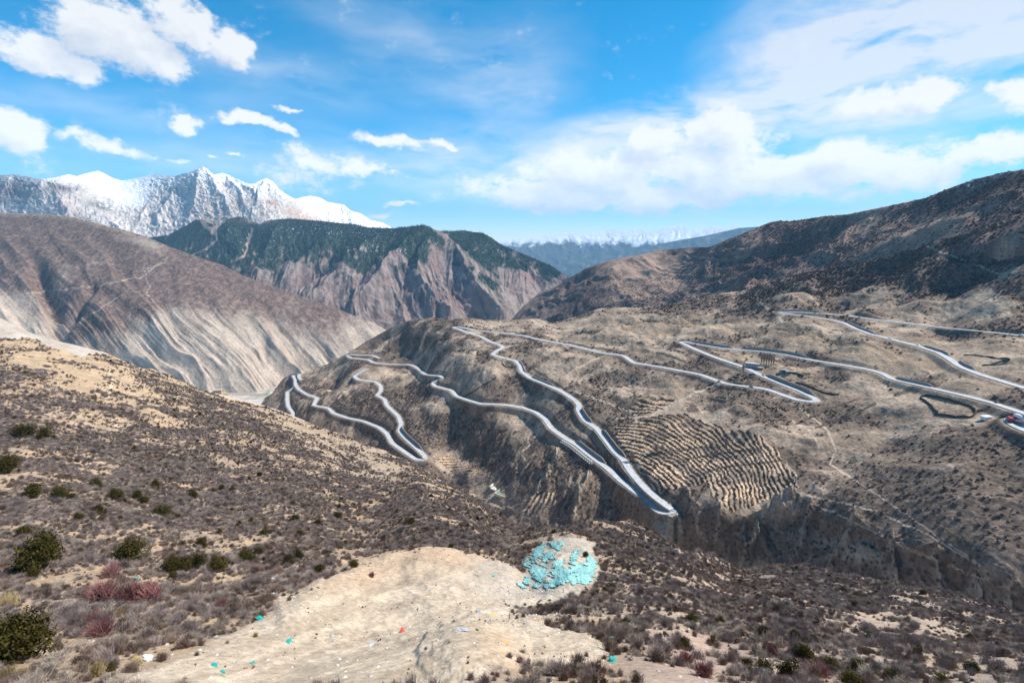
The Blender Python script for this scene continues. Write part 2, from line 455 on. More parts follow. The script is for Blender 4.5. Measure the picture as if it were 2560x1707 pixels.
# =================================================================== 2. valley slope with the switchback road
def zed(px, py, z):
    _, rz = ray(px, py); return (px, py, float(z/rz))
ROADS = [
 [(2720,856),(2560,839),(2446,827),(2350,818),(2274,808),(2197,800),(2121,789),(2063,784),(1998,780),(1962,779.5),(1948,781),(1960,784),(1975,785),(2025,791),(2083,800),(2113,808),(2140,821),(2178,835),(2236,850),(2297,865),(2347,881),(2373,896),(2400,915),(2446,934),(2504,952),(2560,969),(2720,1015)],
 [(2720,1085),(2560,1032),(2484,1007),(2427,992),(2351,974.5),(2274,957),(2232,948),(2209,934),(2178,924),(2102,911),(2025,899),(1968,886),(1910,878),(1815,871),(1757,862),(1719,855),(1706,853),(1701,856),(1714,861),(1738,873),(1796,896),(1861,917),(1899,936),(1949,957),(1998,976),(2033,993),(2044,1000),(2029,1004.5),(1991,999),(1949,984),(1914,971),(1864,965),(1815,959),(1784,948),(1753,936),(1710,928),(1654,917),(1585,907),(1558,888),(1500,881),(1424,862),(1347,848),(1309,839),(1252,831),(1187,825),(1160,819),(1138,816.5),(1134,819),(1148,823),(1168,831),(1202,841),(1225,854),(1252,863),(1258,868),(1240,877),(1231,886),(1256,894),(1290,902),(1300,913),(1305,929),(1324,944),(1367,961),(1405,978),(1439,1001),(1449,1013),(1445,1024),(1462,1051),(1493,1071),(1516,1101),(1537,1129),(1559,1148),(1567,1163),(1579,1182),(1599,1204),(1620,1227),(1645,1247),(1672,1264),(1686,1273),(1687,1280),(1672,1284),(1652,1279),(1635,1267),(1612,1244),(1582,1222),(1552,1201),(1523,1173),(1493,1151),(1469,1133),(1441,1110),(1416,1097),(1378,1070),(1363,1047),(1340,1030),(1309,1019),(1263,1011),(1202,1009),(1168,999),(1141,990),(1129,975),(1087,965),(1082,959),(1095,948),(1106,942),(1100,939),(1064,936),(1053,927),(1037,915),(1022,911),(988,911),(943,908),(931,905),(921,899),(876,894),(868,888),(874,886),(889,887),(932,888),(947,894)],
 [(914,922),(889,938),(886,942),(897,949),(940,954),(952,965),(952,977),(942,988),(961,997),(967,1013),(996,1040),(1003,1059),(998,1077),(1015,1096),(1042,1120),(1063,1140),(1061,1149),(1042,1149),(1015,1131),(980,1107),(967,1083),(948,1068),(908,1052),(868,1044),(833,1032),(822,1020),(784,1013),(789,1002),(793,994),(766,985),(747,973),(739,963),(738,948),(732,938)],
 [(752,949),(747,942),(748,935)],
 [(739,964),(718,981),(718,1002),(721,1016),(733,1032),(731,1046)],
 [(2660,1106),(2570,1078),(2535,1062),(2520,1053),(2535,1048),(2580,1050),(2640,1060)],
]
V_pts = [zed(*p) for p in [
    (1690,1280,-245),(1580,1185,-240),(1515,1100,-234),(1450,1030,-228),(1367,961,-220),(1300,905,-211),(1236,880,-206),(1261,865,-203),(1202,841,-199),(1136,817,-194),
    (1652,1279,-245.3),(1582,1222,-244),(1470,1133,-247.5),(1378,1070,-251),(1309,1018,-254),(1202,1009,-258),(1129,975,-265),(1085,962,-270),(1037,915,-278),(940,908,-284),(870,888,-290),
    (890,941,-300),(952,970,-306),(967,1013,-312),(1003,1059,-318),(1042,1120,-324),(1064,1145,-327),(980,1107,-332),(908,1052,-338),(833,1032,-345),(784,1013,-351),(747,973,-360),(732,940,-366),(719,1000,-374),(733,1032,-380),
    (1700,854,-160),(1861,917,-166),(1949,957,-170),(2044,1000,-173),(1949,984,-175),(1815,959,-180),(1700,928,-183),(1585,907,-186),(1500,881,-188),(1347,848,-191),(1187,825,-194),
    (1900,877,-156),(2025,899,-153),(2209,934,-147),(2350,974,-140),(2484,1007,-133),(2560,1032,-128),(2720,1085,-120),
    (2083,800,-119),(2140,821,-120),(2236,850,-125),(2373,896,-126),(2446,934,-127),(2560,969,-126),(2720,1015,-122),
    (1130,1150,-333),(1180,1190,-328),(1230,1215,-323),(1250,1240,-318),(1350,1310,-300),(1050,1185,-342),(900,1120,-364),
    (2200,1200,-180),(2200,1100,-172),(2400,1160,-152),(2530,1055,-134),(1800,1272,-226),(1900,1235,-216),(2000,1240,-205),(1750,1120,-214),(1640,1010,-203),(1900,1070,-185),(2130,1310,-198),(2300,1370,-185)]]
V_pts += [(1945,781,830),(2121,789,790),(2350,817,665),(2560,839,570),(2720,855,510),(2560,545,780),(2740,480,720),(2400,580,850),(2300,605,900),(2125,666,1000),(1853,728,1050),(1654,762,1120),(1500,770,1200),(1400,800,1220),(1344,797,1240),(1217,800,1260),
    (1079,793,1265),(1028,800,1310),(969,824,1370),(908,858,1380),(795,919,1400),(712,943,1440),(659,1002,1320),(640,1040,1240),(2300,700,800),(2560,700,670),(2100,740,890),
    (2480,1440,247),(2560,1480,233),(2560,1560,226),(2740,1560,205),(2740,1700,190),(2400,1460,262),(2200,1480,290),(2040,1450,330),(1850,1440,375),(1700,1410,418),(1690,1340,424),(1560,1340,455),(1600,1280,468),(2740,1300,246),(2560,1250,282)]
V_depth = Depth(V_pts, 3e-5)
V_top = curve([(560,1040),(640,1022),(655,1006),(661,994),(680,984),(699,957),(712,943),(728,935),(750,933),(769,930),(795,919),(827,906),(868,884),(908,858),(943,838),(969,824),(1002,807),(1028,800),(1058,797),(1079,793),(1100,795),
    (1125,800),(1141,796.5),(1183,795),(1217,800),(1279,798),(1344,797),(1378,806),(1405,802),(1462,783),(1500,770),(1558,768),(1596,770),(1654,762),(1710,754.5),(1750,743),(1811,731),(1853,728),(1880,716),(1930,703),(2006,684),(2083,668),(2125,664),(2220,640),(2330,608),(2440,575),(2560,542),(2760,480)])
V_bot = curve([(560,1100),(700,1075),(868,1130),(1000,1185),(1100,1235),(1238,1330),(1350,1370),(1500,1365),(1620,1370),(1700,1425),(1844,1475),(2000,1470),(2286,1520),(2560,1600),(2760,1690)])
V = Sheet('valley_side', 600, 2740, 1400, 820, V_top, V_bot, V_depth, back=30, backlen=0.25, backdrop=0.55)
s = V
def world_on(depth, pts):
    p = np.array(pts, float); rx, rz = ray(p[:, 0], p[:, 1]); D = depth(p[:, 0], p[:, 1])
    return np.stack([rx*D, D, rz*D], 1)
def resample(P, step):
    seg = np.linalg.norm(np.diff(P[:, :2], axis=0), axis=1); t = np.concatenate([[0], np.cumsum(seg)])
    n = max(2, int(t[-1]/step)+1); u = np.linspace(0, t[-1], n)
    return np.stack([np.interp(u, t, P[:, k]) for k in range(3)], 1)
def smooth_line(P, win, zwin):
    def f(a, w):
        if len(a) < 4: return a
        w = min(w, (len(a)//2)*2-1); w = max(1, w | 1)
        ker = np.hanning(w+2)[1:-1]; ker /= ker.sum()
        pad = np.concatenate([2*a[0]-a[1:w//2+1][::-1], a, 2*a[-1]-a[-w//2:-1][::-1]]) if w > 1 else a
        return np.convolve(pad, ker, 'valid')[:len(a)]
    return np.stack([f(P[:, 0], win), f(P[:, 1], win), f(P[:, 2], zwin)], 1)
road_lines = []
for r in ROADS:
    P = resample(world_on(V_depth, r), 2.5)
    P = smooth_line(P, 5, 17)
    road_lines.append(P)
ROAD_HALF = 3.4
# nearest road point for every vertex of the valley sheet (coarse buckets)
def road_field(X, Y, reach=70.0):
    d = np.full(X.shape, reach); z = np.zeros(X.shape)
    cell = 35.0
    bx = np.floor(X/cell).astype(int); by = np.floor(Y/cell).astype(int)
    key = bx*100000+by
    order = np.argsort(key, axis=None); ks = key.ravel()[order]
    fx, fy = X.ravel(), Y.ravel(); fd, fz = d.ravel(), z.ravel()
    allp = np.concatenate(road_lines)
    pk = {}
    for p in allp:
        pk.setdefault((int(p[0]//cell), int(p[1]//cell)), []).append(p)
    uk, start = np.unique(ks, return_index=True); end = np.append(start[1:], len(ks))
    for k, a, b in zip(uk, start, end):
        y = (k+50000) % 100000-50000; x = (k-y)//100000
        near = []
        for i in (-2, -1, 0, 1, 2):
            for j in (-2, -1, 0, 1, 2): near += pk.get((x+i, y+j), [])
        if not near: continue
        q = np.array(near); id_ = order[a:b]
        for c in range(0, len(id_), 4000):
            ii = id_[c:c+4000]
            dd = np.hypot(fx[ii][:, None]-q[None, :, 0], fy[ii][:, None]-q[None, :, 1])
            m = dd.argmin(1); best = dd[np.arange(len(ii)), m]
            ok = best < fd[ii]
            fd[ii[ok]] = best[ok]; fz[ii[ok]] = q[m[ok], 2]
    return fd.reshape(X.shape), fz.reshape(X.shape)
RD, RZ = road_field(s.X, s.Y)
TERR = [[(1540,1062),(1622,1043),(1674,1034),(1718,1038),(1789,1064),(1865,1088),(1908,1099),(1941,1129),(1965,1159),(1991,1188),(1991,1229),(1921,1248),(1865,1272),(1828,1279),(1794,1253),(1763,1205),(1726,1220),(1648,1224),(1583,1159),(1540,1101)],
        [(1572,1016),(1594,992),(1657,988),(1690,1005),(1659,1023),(1605,1038)]]
TERR2 = [[(1080,1140),(1143,1135),(1166,1158),(1229,1189),(1224,1212),(1184,1203),(1120,1167)],
         [(1301,1270),(1337,1239),(1387,1230),(1391,1261),(1328,1284)],
         [(1968,863),(1998,840),(2052,838),(2062,856),(2014,879)],
         [(1776,876),(1800,874),(1876,890),(1872,902),(1800,890)],[(1925,925),(1990,918),(2050,950),(2040,966),(1960,945)],
         [(1708,1013),(1735,1010),(1750,1028),(1722,1033)]]
tm = np.zeros(s.X.shape); phi = np.zeros(s.X.shape); tA = np.zeros(s.X.shape)
wob = fbm(s.PX/26, s.PY/20, 3, 201)
for p in TERR:
    m = inpoly(s.PX+fbm(s.PX/30, s.PY/20, 2, 5)*10, s.PY+fbm(s.PX/20, s.PY/30, 2, 8)*6, p)
    tm[m] = 1
ph = np.hypot((s.PX-1500)/1.0, (s.PY-1300)*1.30)/12.0+wob*0.45+fbm(s.PX/120, s.PY/90, 2, 203)*1.5
tm1 = tm > 0
phi[tm1] = ph[tm1]; tA[tm1] = 1.15
specs = [((1140,1010),1.0,2.2,13.0),((1240,1190),1.0,1.0,11.0),((2010,760),0.35,1.6,7.0),((1800,700),0.28,1.5,6.5),((1960,700),0.3,1.4,8.5),((1700,900),0.8,1.4,6.5)]
for p, (c, ax, ay, w) in zip(TERR2, specs):
    m = inpoly(s.PX, s.PY, p); tm[m] = 1
    q = np.hypot((s.PX-c[0])*ax, (s.PY-c[1])*ay)/w+wob*0.4
    phi[m] = q[m]; tA[m] = 0.9
# broken banks: strips missing here and there, cross paths between the blocks of fields
gap = fbm(s.PX/70, s.PY/45, 3, 211)
fr = phi-np.floor(phi)
riser = sstep(0.0, 0.38, fr)
step = (riser-fr)*tA*tm
# hummocky relief, fading out towards the road
away = sstep(9, 55, RD)
ridge_keep = 1-0.9*sstep(0.93, 1.0, s.V)*(s.PX < 1950)
hum = ridged((s.X*0.75+s.Y*0.35)/120+fbm(s.X/90, s.Y/90, 2, 1)*0.4, (s.Y*0.6-s.X*0.3)/150, 4, 301, 0.48)-0.45
hum2 = fbm(s.X/38, s.Y/38, 4, 311)
calmt = (1-0.92*blur(tm, 22))*(1-0.85*blob(s.PX, s.PY, 1640, 1262, 130, 70, 30))
amp = np.interp(s.PY, [560, 780, 900, 1200], [1.25, 1.0, 0.9, 0.75])
smooth0 = 1-0.72*np.clip(blob(s.PX, s.PY, 2290, 1200, 330, 130, 10)+blob(s.PX, s.PY, 2560, 1330, 150, 100), 0, 1)
knoll = fbm((s.X+0.5*s.Y)/105, (s.Y-0.4*s.X)/120, 2, 305)
s.Z += (hum*14*(0.4+0.6*smooth0)+knoll*17+hum2*5.0*smooth0)*away*ridge_keep*calmt*amp
rav = ridged((s.X*0.9+s.Y*0.25)/34+0.4*hum2, (s.Y*0.8-s.X*0.3)/60, 4, 351, 0.55)
smoothhill = 1-0.8*np.clip(blob(s.PX, s.PY, 2290, 1200, 330, 130, 10)+blob(s.PX, s.PY, 2560, 1330, 150, 100), 0, 1)
s.Z += (rav-0.4)*2.6*sstep(8, 30, RD)*calmt*ridge_keep*smoothhill
s.Z += (fbm(s.X/9, s.Y/9, 3, 315)*0.9+fbm(s.X/3, s.Y/3, 2, 317)*0.25)*sstep(6, 20, RD)*calmt
# gorge walls
gorge = sstep(0.16, 0.0, s.V)*sstep(1350, 1500, s.PX)+0.6*blob(s.PX, s.PY, 1480, 1240, 140, 50, 30)
gr = ridged((s.X*0.8-s.Y*0.25)/17, (s.Y+s.X*0.3)/60, 4, 321)
s.Z += np.clip(gorge, 0, 1)*(gr-0.4)*9.0*sstep(6, 25, RD)
cliff = blob(s.PX, s.PY, 1850, 1370, 130, 50)+blob(s.PX, s.PY, 2250, 1400, 260, 40, 15)
big = ridged((s.X*0.95-s.Y*0.25)/42+0.25*hum2, (s.Y+s.X*0.2)/160, 4, 333, 0.5)
s.Z += np.clip(cliff, 0, 1)*((ridged((s.X+s.Y*0.2)/11, s.Y/40, 4, 331)-0.4)*5.0+(big-0.5)*17.0)*sstep(0.0, 0.05, s.V+0.02)
GSP = [([(1975,1245),(1905,1300),(1868,1365),(1850,1430)],13,13),([(2030,1275),(2000,1340),(1970,1400)],12,11),([(2130,1315),(2095,1370),(2060,1440)],13,14),([(2225,1350),(2235,1410),(2240,1470)],11,11),([(2330,1400),(2345,1450),(2350,1490)],11,11),([(2440,1450),(2455,1510)],10,10),
    ([(1715,1230),(1735,1290),(1760,1350)],12,10),([(1800,1275),(1790,1340)],10,9),([(2520,1480),(2530,1530)],9,9),([(1480,1190),(1450,1250),(1430,1310)],14,11),([(1400,1130),(1370,1190),(1330,1250)],14,11),([(1530,1275),(1520,1300),(1505,1340)],12,8)]
gxp, gyp = s.PX+fbm(s.PX/30, s.PY/30, 3, 345)*12, s.PY+fbm(s.PX/30, s.PY/30, 3, 347)*10
gsp = np.zeros(s.X.shape)
for pl, wd, am in GSP: gsp = np.maximum(gsp, am*np.exp(-polydist(gxp, gyp, pl)/wd))
s.Z += gsp*sstep(6, 22, RD)*(1-blur(tm, 8))
# broken edge where the brown slope drops into the gorge
edge_d = s.PY-np.interp(s.PX, [1560,1700,1850,2000,2130,2300,2440,2560,2740], [1330,1320,1300,1275,1318,1385,1445,1490,1580])-16*fbm(s.PX/40, s.PY/60, 3, 335)
s.Z -= 9.0*sstep(-2, 10, edge_d)*sstep(1600, 1720, s.PX)*sstep(6, 20, RD)*(1-blur(tm, 8))
rdz = ridged((s.X*0.9-s.Y*0.4)/26, (s.X*0.4+s.Y)/120, 3, 341)-0.4
s.Z += rdz*5*np.clip(blob(s.PX, s.PY, 1330, 1180, 170, 70, 30)+blob(s.PX, s.PY, 900, 1010, 220, 60, 20)+blob(s.PX, s.PY, 740, 990, 60, 50), 0, 1)*sstep(7, 25, RD)
s.Z += step
s.fix_ridge(51)
w = 1-sstep(ROAD_HALF+1.5, ROAD_HALF+8.5, RD)
s.Z = s.Z*(1-w)+(RZ-0.7)*w
s.QX, s.QY = proj(s.X, s.Y, s.Z)

PATHS_V = [[(1540,1045),(1622,1041),(1670,1014),(1750,977),(1800,960)],[(1589,1043),(1587,1080),(1583,1127)],[(1965,1159),(1993,1190),(1990,1228),(2030,1258),(2128,1300),(2270,1370),(2440,1440),(2530,1475)],
    [(1976,1050),(2030,1080),(2050,1120)],[(2000,1020),(2070,1075),(2090,1130),(2075,1160)],[(2075,1160),(2200,1240),(2330,1330),(2450,1412)],[(1990,1230),(2180,1275),(2320,1335),(2440,1410)],
    [(1420,975),(1500,1000),(1600,1040)],[(1330,800),(1400,830)],[(1600,790),(1660,800)],[(1850,735),(1890,745),(1945,790),(1960,810)],[(1350,1070),(1330,1110),(1300,1130),(1320,1160),(1300,1185)],
    [(1640,650),(1690,690),(1750,750)],[(2310,612),(2380,640),(2450,665),(2500,690)],[(1420,935),(1480,900),(1540,880)],[(1390,850),(1420,870)]]
DITCH = [[(1420,857),(1480,868),(1540,878),(1560,886)],[(1140,1000),(1180,980),(1240,945)],[(1310,910),(1380,950),(1420,980)],[(1640,880),(1700,900),(1760,925)],[(1990,1060),(2080,1020),(2140,1000)],[(2040,1070),(2120,1040),(2190,1010)]]
def V_masks(s):
    px, py = s.QX, s.QY
    g = fbm(s.X/90, s.Y/90, 5, 401); g2 = fbm(s.X/22, s.Y/22, 4, 403)
    dark = 0.30+0.62*g+0.5*g2+0.55*sstep(0.12, -0.25, hum)+0.22*sstep(0.25, -0.1, rav-0.4)-0.35*sstep(0.1, 0.4, knoll)
    hill = sstep(0, 90, 0.0+np.interp(px, [600,1400,1853,2000,2150,2350,2560,2740], [0,0,790,785,770,780,790,800])-py)   # scrubby hillside above the top road
    hill = hill*sstep(1650, 1850, px)
    dark += 0.55*hill
    for c in [(1180,790,90,16,0),(1700,775,120,25,-10),(1900,760,90,25,5),(960,1070,70,50,20),(1230,1120,140,60,20),(1350,1200,200,55,25),(1560,1250,60,50,20),(1500,1190,90,40,30),(1130,1080,100,40,10),(1860,1340,150,50,10),(2250,1400,260,45,16),(2300,1250,180,110,20),(2500,1200,150,160,0),(880,1020,90,25,20),(1470,945,50,25,10),(1240,850,60,12,8),(1550,1060,40,30,0),(700,960,40,30,-40),(1000,850,90,25,-20),(1940,1050,60,22,-25),(1300,960,60,20,10)]:  # dark patches, among them the shaded left facet and gorge walls painted in
        dark += 0.55*blob(px, py, *c)
    for c in [(1760,1370,200,55,12),(2250,1430,330,45,16),(1450,1270,150,50,20),(1620,1320,60,40,20)]: dark += 0.55*blob(px, py, *c)  # gorge shade painted into the colour through the dark mask
    dark -= 0.9*blob(px, py, 1160, 1178, 90, 34, 24)+0.6*blob(px, py, 1350, 1258, 50, 26)
    for c in [(2250,1230,260,90,14,),(2480,1330,160,110,0),(2120,1220,120,50,20)]: dark += 0.30*blob(px, py, *c)
    for c in [(1560,800,140,16,-5),(1450,810,70,10,-8),(1100,830,60,10,0),(1000,930,60,18,-10),(2100,880,170,18,10),(2200,910,140,14,8),(1780,1050,110,24,10),(1560,960,150,40,12),(2100,990,160,30,10),(2350,1030,120,40,8),(2050,1160,90,40,30),(1180,940,80,20,-5),(1230,900,40,10,0),(2040,1020,60,12,-8),(2000,1110,60,16,20),(1700,830,130,16,-4),(2330,870,150,18,10),(1310,1000,50,12,5),(1400,1210,70,12,0),(1100,1160,40,14,25)]:
        dark -= 0.5*blob(px, py, *c)
    # scrub on the banks below and above the road
    bank = sstep(4.5, 8, RD)*(1-sstep(14, 30, RD))
    dark += 0.35*bank*(0.6+g2)
    return np.clip(dark, 0, 1.2), hill, bank
V_dark, V_hill, V_bank = V_masks(V)
def V_col(s):
    px, py = s.QX, s.QY
    g = fbm(s.X/60, s.Y/60, 4, 411); g3 = fbm(s.X/7, s.Y/7, 4, 413)
    base = lerp3((0.245, 0.186, 0.140), (0.43, 0.335, 0.252), sstep(-0.35, 0.4, g+0.4*g3))
    base = lerp3(base, (0.37, 0.275, 0.19), 0.5*np.clip(blob(px, py, 2150, 900, 350, 60, 8)+blob(px, py, 1620, 810, 160, 25), 0, 1))
    scrub = lerp3((0.120, 0.090, 0.072), (0.20, 0.152, 0.118), sstep(-0.4, 0.4, g3))
    scrub = lerp3(scrub, (0.115, 0.088, 0.083), V_hill*0.7)
    out = lerp3(base, scrub, sstep(0.32, 0.82, V_dark+0.35*g3)*0.95)
    cl = sstep(0.35, 0.7, ridged((s.X+s.Y*0.3)/14, s.Y/70, 3, 421))*np.clip(blob(px, py, 2200, 1410, 220, 36, 17)+0.8*blob(px, py, 1680, 1300, 50, 40)+blob(px, py, 1700, 1300, 30, 50)+0.7*blob(px, py, 1870, 1330, 80, 40), 0, 1)
    out = lerp3(out, (0.40, 0.345, 0.275), cl*0.85)
    gl = np.full(px.shape, 1e9)
    for pl, wd, am in GSP: gl = np.minimum(gl, polydist(gxp, gyp, pl))
    out = lerp3(out, (0.40, 0.335, 0.265), (1-sstep(2, 9, gl+9*fbm(px/9, py/14, 3, 423)))*0.65*sstep(6, 20, RD))  # lit crest edges of the gorge spurs painted into the colour
    # terraces: tan tilled strips, dark overgrown banks between them
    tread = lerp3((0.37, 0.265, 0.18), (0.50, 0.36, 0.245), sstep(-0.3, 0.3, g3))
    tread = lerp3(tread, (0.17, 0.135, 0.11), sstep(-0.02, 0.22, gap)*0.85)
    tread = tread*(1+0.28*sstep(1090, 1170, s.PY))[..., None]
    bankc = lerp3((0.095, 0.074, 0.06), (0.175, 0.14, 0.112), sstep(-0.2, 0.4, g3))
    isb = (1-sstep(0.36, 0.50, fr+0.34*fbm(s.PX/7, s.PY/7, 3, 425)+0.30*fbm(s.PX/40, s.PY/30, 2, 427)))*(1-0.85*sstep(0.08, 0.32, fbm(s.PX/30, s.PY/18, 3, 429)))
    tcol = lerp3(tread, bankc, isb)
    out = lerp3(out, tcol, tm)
    cross = np.minimum(polydist(px, py, [(1690,1152),(1760,1140),(1830,1130),(1900,1120)]), np.minimum(polydist(px, py, [(1740,1190),(1800,1168),(1860,1162),(1960,1150)]), polydist(px, py, [(1640,1135),(1740,1120),(1800,1118)])))
    out = lerp3(out, (0.12, 0.095, 0.08), (1-sstep(1.5, 4.5, cross))*tm*0.9)
    # worn paths and field ditches
    wx, wy = px+fbm(px/25, py/25, 2, 3)*5, py+fbm(px/25, py/25, 2, 13)*4
    for p in PATHS_V:
        d = polydist(wx, wy, p); out = lerp3(out, (0.47, 0.385, 0.30), (1-sstep(1.1, 3.0, d))*0.85)
    for p in DITCH:
        d = polydist(wx, wy, p); out = lerp3(out, (0.09, 0.07, 0.058), (1-sstep(1.3, 3.6, d))*0.9)
    # gravel verge beside the carriageway
    verge = 1-sstep(ROAD_HALF+0.2, ROAD_HALF+3.2, RD+0.8*g3)
    out = lerp3(out, (0.37, 0.33, 0.29), verge*0.75)
    return out
def V_veg(s):
    return np.clip(V_dark*0.8+0.12, 0, 0.8)*(1-0.8*tm)*sstep(5, 9, RD)
mV = terrain_mat('valley_dry_grass', 0.40, 0.05, speck=[(0.22, 0.12, 0.48)], speck_col=(0.085, 0.068, 0.06), bump=0.6, bump_dist=1.6, contrast=0.6)
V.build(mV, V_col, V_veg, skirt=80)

# =================================================================== 3. scrubby hill on the right, behind
R_top = curve([(1180,880),(1240,838),(1279,798),(1309,764),(1347,733),(1393,714),(1424,695),(1470,668),(1520,653),(1566,642),(1615,634),(1638,626),(1710,620),(1776,617),(1826,596),(1884,573),(1926,555),(1949,552),(1975,553),(2025,546),(2067,540),(2121,536),(2163,527),(2213,517),(2274,504),(2314,495),(2368,473),(2434,449),(2504,433),(2560,424),(2760,385)])
R_bot = curve([(1180,900),(1279,840),(1462,830),(1853,780),(2125,720),(2330,660),(2560,600),(2760,540)])
R_depth = Depth([(2560,545,781),(2560,424,1011),(2760,385,919),(2760,540,690),(2125,666,1104),(2121,536,1357),(2340,605,942),(2340,485,1173),(1853,728,1288),(1884,573,1632),(1654,762,1517),(1650,625,2046),(1500,770,1627),(1524,652,1974),(1393,714,2100),(1344,797,1890),(1279,798,2100),(1220,860,2089),(1700,690,1724),(2000,620,1380)], 1e-4)
R = Sheet('scrub_hill', 1200, 2740, 900, 330, R_top, R_bot, R_depth, back=30, backlen=0.5, backdrop=0.5)
s = R
keep = 1-0.8*sstep(0.9, 1.0, s.V)
s.Z += ((ridged((s.X*0.9+s.Y*0.5)/210+fbm(s.X/200, s.Y/200, 2, 1)*0.5, (s.Y-s.X*0.5)/420, 4, 501)-0.45)*38+fbm(s.X/60, s.Y/60, 4, 503)*7)*keep*sstep(0.0, 0.2, s.V+0.2)
s.fix_ridge(21)
def R_dark(s):
    px, py = s.QX, s.QY
    g = fbm(s.X/150, s.Y/150, 5, 511); g2 = fbm(s.X/30, s.Y/30, 3, 513)
    d = 0.62+0.5*g+0.25*g2
    for c in [(1600,680,120,40,20),(2330,570,120,20,-20),(2250,640,160,14,-20)]: d -= 0.3*blob(s.QX, s.QY, *c)
    for c in [(2450,480,160,30,-18),(1960,640,200,40,-15),(1450,740,100,30,-30)]: d += 0.3*blob(s.QX, s.QY, *c)
    return np.clip(d, 0, 1.1)
def R_col(s):
    d = R_dark(s); g3 = fbm(s.X/20, s.Y/20, 3, 515)
    c = lerp3((0.31, 0.225, 0.175), (0.165, 0.119, 0.106), sstep(0.25, 0.85, d+0.25*g3))
    for p in [[(1625,650),(1660,675),(1690,690),(1750,755)],[(1720,640),(1800,650),(1860,640)]]:
        dd = polydist(s.QX+fbm(s.QX/20, s.QY/20, 2, 3)*6, s.QY, p); c = lerp3(c, (0.38, 0.29, 0.23), (1-sstep(1.0, 3.0, dd))*0.7)
    sn = blob(s.QX, s.QY, 2440, 455, 60, 10, -14)*(fbm(s.X/9, s.Y/9, 2, 517) > 0.28)
    return lerp3(c, (0.75, 0.78, 0.82), sn)
mR = terrain_mat('scrub_hill_earth', 0.25, 0.03, speck=[(0.16, 0.12, 0.52)], speck_col=(0.085, 0.068, 0.068), bump=0.55, bump_dist=2.5, contrast=0.55)
R.build(mR, R_col, R_dark, skirt=150)

# =================================================================== 4. brown mountain on the left with an eroded pale foot
M_top = curve([(-500,560),(-200,540),(0,532),(57,534),(122,536),(184,543),(245,559),(306,574),(364,591),(417,614),(478,637),(555,662),(612,691),(670,712),(727,731),(784,752),(857,777),(907,798),(938,808),(965,825),(1000,850),(1060,900),(1100,930)])
M_bot = curve([(-500,930),(0,930),(300,985),(500,992),(640,985),(700,992),(850,985),(1000,960),(1100,950)])
M_depth = Depth([(-400,550,2800),(0,535,2760),(130,536,2720),(306,574,2580),(478,637,2480),(670,712,2400),(857,777,2320),(965,825,2280),(1080,915,2230),(500,990,1840),(640,982,1860),(700,985,1900),(850,960,2000),(880,870,2130),
    (0,800,2060),(150,860,2010),(300,900,1960),(0,650,2420),(300,700,2250),(500,800,2080),(150,740,2210),(650,850,2080),(-400,700,2400),(-400,880,2100),(250,800,2060),(300,985,1860),(0,930,1930)], 1e-4)
M = Sheet('brown_mountain', -480, 1090, 820, 430, M_top, M_bot, M_depth, back=30, backlen=0.5, backdrop=0.5)
s = M
# flutes running down and to the right, deeper towards the foot
u = s.PX-np.interp(s.PY, [530, 700, 1000], [-40, 60, 330])*1.0
foot = sstep(0.95, 0.25, s.V)
wv = fbm(s.PX/170, s.PY/170, 3, 601)*0.9
fl = ridged(u/62+wv*0.5, s.PY/420, 3, 603, 0.55)
fl2 = ridged(u/23+wv*0.9, s.PY/200, 3, 605, 0.5)
broad = ridged(u/190+wv*0.4, s.PY/700, 2, 607)
s.Z += (broad-0.5)*46*sstep(0.98, 0.7, s.V)
flm = 0.25+1.0*sstep(-0.25, 0.35, fbm(s.PX/120, s.PY/110, 3, 631))
s.Z += ((fl-0.45)*21*sstep(0, 0.06, s.V+0.03)+(fl2-0.45)*4)*foot*flm
s.Z += fbm(s.X/70, s.Y/70, 4, 609)*9*sstep(1.0, 0.9, s.V)
gul = polydist(s.PX+wv*14, s.PY, [(95,690),(118,740),(132,790),(140,850),(150,900)])
s.Z -= 48*np.exp(-(gul/26)**2)
gul2 = polydist(s.PX+wv*10, s.PY, [(230,720),(190,780),(150,840)])
s.Z -= 30*np.exp(-(gul2/12)**2)
s.fix_ridge(9)
def M_dark(s):
    px, py = s.QX, s.QY
    g = fbm(s.X/260, s.Y/260, 5, 611); g2 = fbm(u/30, py/90, 4, 613)
    lim = np.interp(px, [-400,0,140,300,420,560,700,860], [740,720,800,800,760,740,760,790])
    d = sstep(90, -70, py-lim-18+70*g+40*g2)
    for c in [(330,740,150,35,-22),(250,800,130,40,-30),(380,720,90,30,0),(60,590,140,50,20),(250,900,80,35,-20),(480,690,60,30,30),(600,720,80,30,25),(200,600,160,30,10)]: d = d+0.45*blob(px, py, *c)*(0.6+0.8*g2)  # includes cloud-shadow patches painted into the mountain's colour
    for c in [(240,650,50,24,-40),(160,690,22,60,20),(390,620,60,22,30),(20,760,70,40,0),(330,600,60,14,10),(420,690,60,20,20)]: d = d-0.45*blob(px, py, *c)
    return np.clip(d, 0, 1.1)
